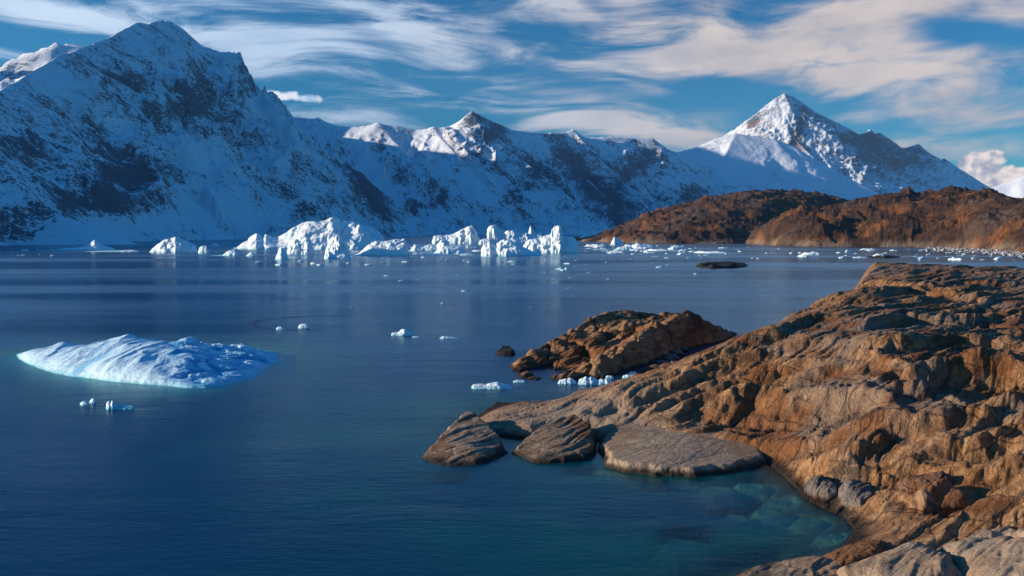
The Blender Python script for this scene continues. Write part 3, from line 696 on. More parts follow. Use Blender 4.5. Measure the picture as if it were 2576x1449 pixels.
# -- rocks and slabs with a waterline of their own
def rockform(name, label, cat, coast_px, ctl, mat, seed, L=1.0, A=1.0, lip=1.2, slope=0.9, res=150, group=None, joints=0.0, extra=None, zoff=0.0, pale=0.0, dark_tone=0.0, cut=-2.5):
    cp = np.array([at_z(*c)[:2] if c[0] > 260 and c[1] > 260 else np.array(c[:2]) for c in coast_px])
    f = rbf(ctl, smooth=0.01, scale=10.0)
    x0, x1, y0, y1 = cp[:, 0].min() - 3, cp[:, 0].max() + 3, cp[:, 1].min() - 3, cp[:, 1].max() + 3
    t0, t1 = min(x0 / y0, x0 / y1), max(x1 / y0, x1 / y1)
    X, Y = polar(t0, t1, res, y0, y1, int(res * 0.9))
    s = sdf(cp, X, Y)
    s = s + 0.75 * L * fbm(X / (2.2 * L), Y / (2.2 * L), 4, seed + 40)
    n, gap, h2 = gneiss(X, Y, seed, A, L)
    ins = np.clip(s, 0, None); lp = sstep(ins, -0.25 * lip, lip)
    Z = np.where(s > 0, np.maximum(f(X, Y), 0.2) * lp + n * sstep(ins, 0.0, lip * 1.5) + zoff, s * slope + 0.15 * n + zoff)
    if extra is not None: Z = extra(X, Y, Z, s)
    c = cp.mean(0)
    o = grid_obj(name, X, Y, Z, mat, keep=Z > cut + zoff, attrs={'dark_tone': dark_tone * sstep(gap, 0.6, 0.95), 'pale': np.full(X.shape, pale)}, origin=(c[0], c[1], 0))
    return tag(o, label, cat, group)

def spur_joints(X, Y, Z, s):
    p, q = X * 0.75 + Y * 0.66, -X * 0.66 + Y * 0.75
    a = np.abs(((p + 2.2 * fbm(X / 9, Y / 9, 2, 5)) / 7.0) % 1 - 0.5)
    b = np.abs(((q + 2.0 * fbm(X / 8, Y / 8, 2, 8)) / 4.5) % 1 - 0.5)
    f1, f2, cid = worley(X / 6.0, Y / 8.0, 91)
    e = f2 - f1
    Z = Z + (s > 0) * sstep(s, 0.5, 3) * (1.5 * (cid - 0.5) - 1.0 * (1 - sstep(e, 0.0, 0.10)) + 0.4 * sstep(e, 0, 0.5) - 1.6 * sstep(s, 2, 8) + 1.3 * (ridged(X / 9, Y / 12, 4, 93) - 0.5))
    return Z - (s > 0) * sstep(s, 0.5, 3) * 0.7 * (1 - sstep(b, 0.0, 0.05))

SPUR_C = [(1272, 932), (1292, 952), (1332, 962), (1400, 964), (1500, 957), (1545, 946), (1590, 930), (1640, 912), (1690, 890), (1760, 872), (1830, 858), (1862, 842), gp(1868, 206), gp(1800, 214), gp(1700, 210), gp(1600, 204), gp(1500, 192), gp(1400, 176), gp(1320, 164), gp(1276, 157)]
SPUR_Z = pz([(1272, 922, 0.5), (1330, 893, 2.2), (1400, 872, 3.2), (1450, 850, 4.4), (1500, 832, 5.6), (1535, 816, 6.4), (1565, 800, 7.4), (1612, 788, 8.2), (1652, 789, 8.2), (1682, 803, 7.6), (1702, 808, 7.0), (1742, 791, 7.4), (1762, 791, 7.4), (1792, 802, 6.4), (1822, 812, 5.2), (1852, 828, 3.2), (1862, 836, 1.6),
    (1400, 910, 2.0), (1400, 945, 0.7), (1500, 890, 3.8), (1500, 930, 1.3), (1560, 860, 6.0), (1570, 915, 1.8), (1640, 840, 6.6), (1640, 890, 3.0), (1700, 850, 4.6), (1760, 840, 3.8), (1330, 935, 0.9)])
SPUR_Z = [(x, y, z * 0.80) for (x, y, z) in SPUR_Z]
rockform('rock_outcrop', 'long jointed orange-brown rock outcrop running into the water behind the big shore slope', 'rock', SPUR_C, SPUR_Z, M_SPUR, 211, L=1.2, A=0.75, lip=2.2, res=330, extra=spur_joints, dark_tone=0.4, slope=1.4, zoff=-0.35)
ROCKS = [
 ('boulder', 'brown pyramid-shaped boulder at the water tip of the shore, leftmost of the waterside rocks', 'boulder',
  [(1058, 1152), (1085, 1166), (1125, 1174), (1170, 1172), (1200, 1170), (1240, 1158), (1276, 1140), (1262, 1116), (1240, 1100), (1205, 1084), (1180, 1076), (1160, 1082), (1120, 1108), (1085, 1132)],
  pz([(1180, 1085, 1.5), (1150, 1102, 1.25), (1110, 1135, 0.7), (1085, 1150, 0.3), (1150, 1155, 0.4), (1190, 1130, 0.95), (1235, 1130, 0.6), (1255, 1140, 0.4), (1220, 1155, 0.4), (1215, 1100, 1.1)]), M_SLAB, 301, dict(L=0.6, A=0.22, lip=0.7)),
 ('boulder', 'flat brown boulder in the water between the pyramid-shaped boulder and the big pale slab', 'boulder',
  [(1290, 1140), (1320, 1155), (1355, 1168), (1420, 1164), (1470, 1158), (1496, 1142), (1500, 1118), (1478, 1098), (1440, 1090), (1400, 1096), (1355, 1108), (1310, 1126)],
  pz([(1330, 1132, 0.6), (1380, 1112, 1.2), (1440, 1096, 1.5), (1480, 1110, 1.2), (1440, 1140, 0.75), (1380, 1148, 0.5), (1485, 1130, 0.8)]), M_SLAB, 317, dict(L=0.7, A=0.30, lip=0.6, dark_tone=0.5)),
 ('rock_slab', 'broad smooth pale slab with a rounded edge at the waterline, largest of the waterside rocks', 'rock slab',
  [(1502, 1128), (1508, 1150), (1530, 1176), (1570, 1190), (1640, 1198), (1750, 1198), (1850, 1190), (1905, 1176), (1935, 1164), (1925, 1140), (1870, 1112), (1790, 1086), (1700, 1074), (1600, 1082), (1530, 1100)],
  pz([(1530, 1120, 0.9), (1600, 1092, 1.35), (1700, 1082, 1.45), (1790, 1096, 1.4), (1870, 1120, 1.1), (1910, 1150, 0.7), (1550, 1160, 0.9), (1640, 1178, 0.8), (1750, 1178, 0.8), (1850, 1172, 0.7), (1650, 1130, 1.25), (1780, 1135, 1.15)]), M_SLAB, 331, dict(L=1.3, A=0.13, lip=0.9, res=220, pale=0.5)),
]
for (nm, lb, ct, cpx, ctl, mt, sd_, kw) in ROCKS: rockform(nm, lb, ct, cpx, ctl, mt, sd_, **kw)

# -- slabs and boulders lying on the shore slope
def perched(name, label, cat, outline, height, mat, seed, L=0.8, A=0.2, p=0.5, edge=2.0, res=110, pale=0.0, group=None, tilt=(0, 0)):
    P = np.array([hit(u, v) for (u, v) in outline]); c = P.mean(0)
    x0, y0 = P.min(0) - 0.6; x1, y1 = P.max(0) + 0.6
    X, Y = polar(min(x0 / y0, x0 / y1), max(x1 / y0, x1 / y1), res, y0, y1, res)
    s = sdf(P, X, Y) + 0.25 * L * fbm(X / (1.6 * L), Y / (1.6 * L), 3, seed)
    zb, _, _ = head_height(X, Y)
    zs = F_HEAD(X, Y) * 0.6 + zb * 0.4
    n, gap, _ = gneiss(X, Y, seed + 3, A, L)
    q = np.clip(s / edge, 0, 1)
    Z = np.where(s > 0, np.maximum(zs, zb * 0.5 + zs * 0.5) + height * (1 - (1 - q) ** 2) ** p + n * sstep(s, 0, edge * 0.6) + tilt[0] * (X - c[0]) + tilt[1] * (Y - c[1]), zb - 0.3 + s * 1.5)
    o = grid_obj(name, X, Y, Z, mat, keep=(s > -0.5), attrs={'dark_tone': 0 * X, 'pale': np.full(X.shape, pale)}, origin=(c[0], c[1], float(F_HEAD(c[0:1], c[1:2])[0])))
    return tag(o, label, cat, group)
perched('rock_slab', 'low pale tongue of smooth rock at the lower edge, farthest left of the bottom slabs', 'rock slab', [(1840, 1460), (1870, 1444), (1932, 1420), (2019, 1411), (2068, 1411), (2120, 1425), (2120, 1460), (1980, 1490)], 0.5, M_SLAB, 801, edge=1.2, pale=0.5)
perched('boulder', 'lumpy orange-brown boulder between the inlet and the bottom pale slabs', 'boulder', [(2065, 1412), (2120, 1385), (2190, 1366), (2225, 1372), (2222, 1405), (2165, 1428), (2110, 1440)], 0.7, M_SHORE, 805, edge=1.2, A=0.3)
perched('rock_slab', 'big domed pale slab at the bottom edge with a dark right flank', 'rock slab', [(2095, 1460), (2163, 1426), (2221, 1403), (2264, 1386), (2319, 1384), (2360, 1397), (2392, 1420), (2430, 1460), (2300, 1520)], 1.1, M_SLAB, 811, edge=2.0, L=1.0, pale=0.75)
perched('rock_slab', 'wide pale cracked slab filling the bottom right corner', 'rock slab', [(2354, 1392), (2383, 1377), (2417, 1375), (2492, 1369), (2533, 1363), (2600, 1380), (2680, 1440), (2600, 1520), (2440, 1500), (2400, 1425)], 0.9, M_SLAB, 817, edge=1.8, L=1.0, pale=0.75)
perched('rock_slab', 'flat pale rock shelf above the corner slab at the right edge', 'rock slab', [(2423, 1371), (2441, 1354), (2470, 1339), (2539, 1337), (2620, 1340), (2640, 1365), (2533, 1366), (2492, 1372)], 0.55, M_SLAB, 823, edge=1.0, pale=0.6)
perched('boulder', 'rounded grey boulder at the head of the inlet, split by a crack', 'boulder', [(2022, 1230), (2030, 1212), (2055, 1202), (2085, 1204), (2106, 1222), (2108, 1242), (2085, 1254), (2050, 1250)], 0.75, M_GREY, 831, edge=1.6, A=0.35, L=0.6)
perched('boulder', 'lumpy grey boulder touching the split boulder on its right', 'boulder', [(2105, 1235), (2125, 1218), (2160, 1214), (2192, 1226), (2196, 1252), (2165, 1270), (2120, 1266)], 0.65, M_GREY, 837, edge=1.4, A=0.4, L=0.6)
perched('boulder', 'grey-brown flat-faced boulder under the dark ledge above the inlet', 'boulder', [(2253, 1225), (2275, 1206), (2330, 1198), (2394, 1204), (2390, 1226), (2330, 1244), (2280, 1248)], 1.0, M_GREY, 841, edge=1.4, A=0.25)
perched('rock_slab', 'tan tilted slab with a pointed top right of the inlet', 'rock slab', [(2287, 1276), (2310, 1250), (2375, 1232), (2430, 1246), (2443, 1262), (2380, 1280), (2320, 1290)], 0.9, M_SLAB, 847, edge=1.4, A=0.2, tilt=(0, 0.15))
GUL = [(1652, 930, 1.6), (1668, 915, 1.3), (1690, 905, 1.8), (1705, 890, 1.5), (1722, 880, 1.2), (1640, 944, 1.1), (1675, 938, 2.2), (1700, 922, 1.6), (1735, 868, 1.4), (1760, 862, 1.2), (1608, 952, 1.3), (1625, 935, 0.9)]
def stone_mesh(seed):
    bm = bmesh.new(); bmesh.ops.create_icosphere(bm, subdivisions=4, radius=1.0)
    co = np.array([v.co[:] for v in bm.verts])
    d = 1 + 0.30 * fbm(co[:, 0] * 1.2 + co[:, 2], co[:, 1] * 1.2 - co[:, 2] * 0.7, 4, seed) ; k = np.random.RandomState(seed)
    for _ in range(9):
        nrm = k.randn(3); nrm /= np.linalg.norm(nrm); h = 0.72 + 0.2 * k.rand()
        pr = (co * d[:, None]) @ nrm; d = np.where(pr > h, d * h / np.maximum(pr, 1e-6), d)
    for v, q in zip(bm.verts, co * d[:, None]): v.co = q * (1.2, 0.9, 0.7)
    for f in bm.faces: f.smooth = True
    me = bpy.data.meshes.new('boulder'); bm.to_mesh(me); bm.free(); me.materials.append(M_GREY)
    return me
import bmesh
STONES = [stone_mesh(900 + k) for k in range(4)]
rg_ = random.Random(3)
for k, (u, v, r) in enumerate(GUL):
    p = at_z(u, v, 0.2)
    o = bpy.data.objects.new('boulder', STONES[k % 4]); COL.objects.link(o)
    o.location = (p[0], p[1], 0.15 * r); o.scale = (r, r, r * rg_.uniform(.7, 1.1)); o.rotation_euler = (0, 0, rg_.uniform(0, 6.28))
    tag(o, 'grey-brown angular stone among others jammed in the shaded gully behind the outcrop', 'boulder', 'stones in the gully behind the outcrop')

# ------------------------------------------------------------------ the rust-brown hills across the water
def hill(tx0, tx1, nx, y0, y1, ny, sky, Yc, coast_uv, seed, knobs=(), back=260.0, amp=1.0):
    """sky: crest as seen (u, v); Yc: distance of the crest; coast_uv: waterline as seen"""
    X, Y = polar(tx0, tx1, nx, y0, y1, ny)
    TX = X / Y
    su = np.array([(u - CX) / F_PX for u, v in sky])
    sy = np.interp(su, su, su) * 0 + np.array([Yc(u) for u, v in sky])
    sz = np.array([at_y(u, v, y)[2] for (u, v), y in zip(sky, sy)])
    cu = np.array([(u - CX) / F_PX for u, v in coast_uv]); cy = np.array([at_z(u, v)[1] for u, v in coast_uv])
    NX = nx
    wob = 14 * fbm(X / 90, Y / 140, 4, seed) ; wob2 = 0.012 * fbm(X / 120, Y / 120, 3, seed + 1)
    crest_y = np.interp(TX, su, sy); crest_z = np.interp(TX, su, sz, left=0, right=sz[-1]); c_y = np.interp(TX + wob2, cu, cy) + wob
    zs_ = np.interp((tx_ := np.linspace(tx0, tx1, nx)), su, sz, left=0, right=sz[-1]); kk = np.exp(-np.linspace(-2.5, 2.5, 61) ** 2); zs_ = np.convolve(np.pad(zs_, 30, mode='edge'), kk / kk.sum(), 'valid')
    smooth_z = np.interp(TX + 0.02 * fbm(X / 150, Y / 150, 3, seed + 30), tx_, zs_)
    t = (Y - c_y) / np.maximum(crest_y - c_y, 120)
    crest_z = smooth_z + (crest_z - smooth_z) * sstep(t, 0.80, 1.0)
    prof = np.where(t < 1, np.sin(np.clip(t, 0, 1) * np.pi / 2) ** 1.15, np.maximum(1 - ((Y - crest_y) / back) ** 2, -0.2))
    Z = np.where(t > 0, crest_z * prof, t * 14); Z = np.where(crest_y - c_y < 40, np.minimum(Z, 4), Z) if False else Z
    for (u, v, Yk, ru, ry, h) in knobs:
        q = at_y(u, v, Yk); r = np.sqrt(((X - q[0]) / ru) ** 2 + ((Y - q[1]) / ry) ** 2) * (1 + 0.45 * fbm(X / 45, Y / 45, 4, int(u)))
        kz = q[2] * np.maximum(1 - (r / 1.5) ** 1.8, -0.3)
        Z = np.where(t > 0, np.logaddexp(Z / 5, np.minimum(kz, 90) / 5) * 5 * sstep(t, 0, 0.30) + Z * (1 - sstep(t, 0, 0.30)), Z)
    env = 0.25 + 0.75 * sstep(t, 0.0, 0.12)
    rx, ry_ = X + 10 * fbm(X / 40, Y / 40, 3, seed + 20), Y + 10 * fbm(X / 40 + 3, Y / 40, 3, seed + 21)
    f1, f2, cid = worley(rx / 38, ry_ / 45, seed + 22); g1, g2, cid2 = worley(rx / 12, ry_ / 16, seed + 23)
    st = (smooth_z * np.clip(t, 0, 1) / 9.0 + 0.8 * fbm(X / 90, Y / 90, 3, seed + 41)); st = st - np.floor(st)
    n = 15 * (ridged(rx / 130, ry_ / 110, 5, seed + 2, 0.5) - 0.45) + 11 * fbm(X / 80, Y / 80, 4, seed + 3, 0.5) + 8 * (cid - 0.5) * sstep(f2 - f1, 0, 0.25) + 4.0 * (np.where(st < 0.2, st / 0.2, (1 - st) / 0.8) - 0.5) + 3.2 * (ridged(rx / 26, ry_ / 30, 4, seed + 4, 0.55) - 0.4) + 1.2 * (cid2 - 0.5) + 1.6 * fbm(X / 7, Y / 9, 4, seed + 5, 0.65)
    Z = Z + amp * n * env * sstep(t, -0.01, 0.03) * np.minimum(1, crest_z / 30 + 0.15) + 0.8 * fbm(X / 7, Y / 9, 3, seed + 7) * (t > 0)
    o = grid_obj('hill', X, Y, Z, M_HILL, keep=Z > -5, attrs={'dark_tone': 0.8 * sstep(fbm(X / 40, Y / 40, 4, seed + 9), -0.1, 0.3), 'pale': 0.55 * (1 - sstep(Z, 4, 13)) * sstep(fbm(X / 60, Y / 60, 3, seed + 12), -0.3, 0.2)})
    return tag(o, kind='structure')
# the farther, rounded hill that runs out into a low point
hill(0.07, 0.46, 460, 1250, 3200, 260, [(1462, 603), (1490, 596), (1545, 580), (1590, 560), (1640, 541), (1700, 524), (1760, 507), (1830, 493), (1900, 485), (1960, 483), (2020, 487), (2080, 497), (2130, 511), (2200, 530), (2300, 545)], lambda u: 2350.0,
     [(1450, 605), (1480, 608), (1530, 610), (1600, 613), (1700, 614), (1800, 614), (1900, 613), (2000, 612), (2100, 611), (2300, 609)], 501, knobs=[(1800, 570, 1850, 85, 110, 6), (1640, 588, 1900, 70, 90, 5), (1560, 596, 1980, 45, 60, 4), (1900, 575, 1800, 80, 80, 4)])
# the nearer knobbly hill on the right
hill(0.24, 0.66, 480, 780, 2500, 290, [(1860, 608), (1885, 590), (1905, 570), (1950, 552), (1990, 530), (2030, 523), (2080, 526), (2140, 512), (2180, 500), (2230, 492), (2270, 488), (2282, 478), (2300, 487), (2340, 485), (2380, 486), (2430, 484), (2470, 482), (2490, 480), (2520, 492), (2560, 500), (2640, 500), (2720, 505)], lambda u: 1650.0 if u < 2300 else 1650.0 - (u - 2300) * 0.9,
     [(1855, 612), (1950, 618), (2050, 621), (2150, 621), (2250, 622), (2330, 622.5), (2400, 624), (2500, 629), (2576, 637), (2720, 645)], 533, knobs=[(2100, 572, 1440, 70, 70, 5), (2300, 552, 1430, 120, 90, 5), (2480, 540, 1280, 90, 90, 6), (2010, 588, 1470, 50, 50, 4), (2180, 592, 1390, 50, 40, 4)])

# -- the flat stony beach under the right-hand hill: more stones than anyone would count
def beach():
    r = random.Random(8); V = []; Fq = []
    for k in range(1500):
        u = 2330 + 270 * r.random(); b = np.interp(u, [2330, 2400, 2500, 2576, 2640], [619, 622, 629, 637, 641])
        v = b + r.uniform(-7, 9) * (0.5 + r.random()); p = at_z(u, min(max(v, 612), 655), 0)
        s_ = r.uniform(0.5, 1.0) ** 2 * 2.6; c, sn = math.cos(r.random() * 6.3), math.sin(r.random() * 6.3)
        n0 = len(V)
        ring = [(math.cos(a) * r.uniform(.7, 1.1), math.sin(a) * r.uniform(.7, 1.1)) for a in [i * math.pi / 3 for i in range(6)]]
        for zz, sc in ((-0.5, 1.0), (0.25, 1.0), (0.62, 0.55)):
            for (x, y) in ring: V.append((p[0] + s_ * sc * x, p[1] + s_ * sc * y * .8, 0.15 + s_ * zz * r.uniform(.7, 1.0)))
        for l in (0, 6):
            for i in range(6): j = (i + 1) % 6; Fq.append((n0 + l + i, n0 + l + j, n0 + l + 6 + j, n0 + l + 6 + i))
        Fq.append((n0 + 12, n0 + 13, n0 + 14, n0 + 15)); Fq.append((n0 + 12, n0 + 15, n0 + 16, n0 + 17))
    m, T, o = new_mat('beach_stones')
    pos = T.n.new('ShaderNodeNewGeometry').outputs['Position']
    c = T.ramp(T.noise(pos, 0.45, 2.0), [(0.36, (0.035, 0.028, 0.026)), (0.47, (0.16, 0.13, 0.12)), (0.56, (0.34, 0.31, 0.30)), (0.62, (0.75, 0.76, 0.77))])
    b = T.node('ShaderNodeBsdfPrincipled', Base_Color=c, Roughness=0.8); T.l.new(b, o.inputs[0])
    tag(mesh_obj('beach_stones', V, Fq, m, smooth=False), kind='stuff')
beach()

# ------------------------------------------------------------------ ice
def ice_mat(name, white, blue, vein=0.5, size=1.0, dirt=0.0, bump=0.5, sss=0.25):
    m, T, o = new_mat(name)
    geo = T.n.new('ShaderNodeNewGeometry'); pos = geo.outputs['Position']
    P = T.xyz(pos)
    tc = T.node('ShaderNodeTexCoord', 3)
    n1 = T.noise(tc, 0.22 / size, 6.0, 0.6, 0.6)
    n2 = T.noise(T.mapping(tc, rot=(0.3, 0.4, 0.5), scale=(0.35, 1, 1.4)), 0.6 / size, 7.0, 0.62, 0.8)
    n3 = T.noise(tc, 2.6 / size, 6.0, 0.7)
    at = T.node('ShaderNodeAttribute', 2, {'attribute_name': 'blue'})
    k = T.math('ADD', T.math('MULTIPLY', T.step(n2, 0.52, 0.66), vein), at, clamp=True)
    ck = T.noise(T.mapping(tc, rot=(0.2, 0.1, 0.9), scale=(0.4, 1, 1)), 0.30 / size, 4.0, 0.55, 0.7)
    ckl = T.step(T.math('ABSOLUTE', T.math('SUBTRACT', ck, 0.5)), 0.004, 0.022, 0.75, 0.0)
    k = T.math('MAXIMUM', k, ckl)
    c = T.mix(k, white, blue)
    if dirt:
        d = T.math('MULTIPLY', T.step(n1, 0.56, 0.68), T.math('MULTIPLY', T.step(n3, 0.4, 0.6), dirt))
        c = T.mix(d, c, (0.33, 0.30, 0.26))
    c = T.mix(T.step(P[2], -0.05 * size, (0.30 if size > 3 else 0.42) * size + 0.05, 0.90, 0.0), c, (0.25, 0.62, 0.66))
    h = T.math('ADD', T.math('MULTIPLY', n2, 1.2 * size), T.math('MULTIPLY', n3, 0.35 * size)); h = T.math('ADD', h, T.math('MULTIPLY', n1, 1.5 * size))
    bmp = T.node('ShaderNodeBump', Strength=bump, Distance=1.0, Height=h)
    b = T.node('ShaderNodeBsdfPrincipled', Base_Color=c, Roughness=0.55, Normal=bmp)
    b.node.inputs['Specular IOR Level'].default_value = 0.35
    T.l.new(b, o.inputs[0])
    return m
M_ICE = ice_mat('white_glacier_ice', (0.84, 0.86, 0.86), (0.50, 0.73, 0.78), vein=0.30, size=9.0, dirt=0.6, bump=0.18)
M_BLUE = ice_mat('blue_glacier_ice', (0.66, 0.84, 0.90), (0.10, 0.42, 0.68), vein=0.18, size=1.3, bump=0.35)
M_CHIP = ice_mat('brash_ice', (0.84, 0.87, 0.89), (0.50, 0.74, 0.80), vein=0.5, size=1.2, bump=0.5)
M_TEAL = ice_mat('teal_floe_ice', (0.80, 0.86, 0.88), (0.10, 0.50, 0.52), vein=0.2, size=0.8, bump=0.4)

def berg(label, sil, bv, seed, thick=0.55, cat='iceberg', name='iceberg', mat=None, group=None, rough=0.6, teal=0.0, lean=0.0, nx=None, front=1.25):
    """an iceberg from its outline (u, v), its waterline height in the photo and a depth of its own"""
    mat = mat or M_ICE
    Y0 = float(at_z(sil[0][0], bv)[1]); us = np.array([s[0] for s in sil], float); vs = np.array([s[1] for s in sil], float)
    wpx = us.max() - us.min(); wid = wpx / F_PX * Y0
    hm = (bv - vs.min()) / F_PX * Y0
    T = max(1.5 * thick * wid, 1.1 * hm); yc = Y0 + T * 0.5
    nx = nx or int(min(260, max(40, wpx * 1.3))); ny = int(max(24, nx * 0.45))
    tu = np.linspace(us.min() - 0.02 * wpx, us.max() + 0.02 * wpx, nx)
    top = np.interp(tu, us, vs, left=bv + 2, right=bv + 2)
    Hc = H_CAM - (top - HOR) * yc / F_PX                       # crest height along the berg
    bz = H_CAM - (bv - HOR) * yc / F_PX
    Hc = np.where((tu < us.min()) | (tu > us.max()), -0.06 * hm, np.maximum(Hc, 0.04 * hm))
    tx = (tu - CX) / F_PX
    yp = np.linspace(-1.12, 1.12, ny)
    TX, YP = np.meshgrid(tx, yp)
    Hn = np.clip(Hc / max(hm, 0.1), 0, 1)[None, :]
    S = wid / 10.0
    half = T * 0.5 * (0.38 + 0.62 * Hn ** 0.6)
    Y = yc + YP * half
    X = TX * Y
    f = max(wid, 2 * hm)
    a, b = X / f * 9, (Y - yc) / f * 9
    wa, wb = a + 0.35 * fbm(a * 1.3, b * 1.3, 3, seed), b + 0.35 * fbm(a * 1.3 + 7, b * 1.3, 3, seed + 1)
    f1, f2, cid = worley(wa * 0.5, wb * 0.6, seed + 2)
    g1, g2, cid2 = worley(wa * 1.3, wb * 1.2, seed + 3)
    rg = ridged(wa * 0.55, wb * 0.55, 5, seed + 4, 0.55)
    yq = np.clip(np.abs(YP + 0.18 * fbm(a, b, 3, seed + 8)), 0, 1.12)
    prof = np.where(yq < 1, np.maximum(1 - yq ** front, 0) ** 0.62, -0.5 * (yq - 1))
    md = 1.04 - rough * (0.16 * (1 - rg) + 0.34 * cid + 0.08 * cid2)
    md = md * (1 - 0.10 * rough * (1 - sstep(f2 - f1, 0, 0.10)))
    cw = np.exp(-((YP + 0.25 * fbm(a * 0.7, b * 0, 3, seed + 15)) / 0.30) ** 2)
    md = np.clip(md, 0.12, 1.2) * (1 - cw) + (1 - 0.10 * rough * cid2) * cw
    Z = np.where(prof > 0, prof * md, prof)
    Z = Z * Hc[None, :]
    Z = Z + 0.015 * hm * rough * fbm(a * 3, b * 3, 4, seed + 6, 0.6) * (Z > 0.04 * hm)
    Z = np.where(YP < -1.05, -0.12 * hm - 0.3, Z); Z = np.where(YP > 1.05, -0.12 * hm - 0.3, Z)
    X = X + 0.018 * f * fbm(b * 0.8 + 3, Z / f * 10, 3, seed + 11) * sstep(Z, 0, 0.3 * hm) + lean * Z
    Y = Y + 0.05 * f * fbm(a * 0.8, Z / f * 10, 3, seed + 12) * sstep(Z, 0, 0.3 * hm)
    bl = 0.55 * (1 - sstep(f2 - f1, 0.0, 0.16)) + teal * (1 - sstep(Z / hm, 0.12, 0.45))
    o = grid_obj(name, X, Y, Z, mat, keep=Z > -0.15 * hm - 0.2, attrs={'blue': bl}, origin=(float(tx.mean() * yc), float(yc), 0))
    return tag(o, label, cat, group)

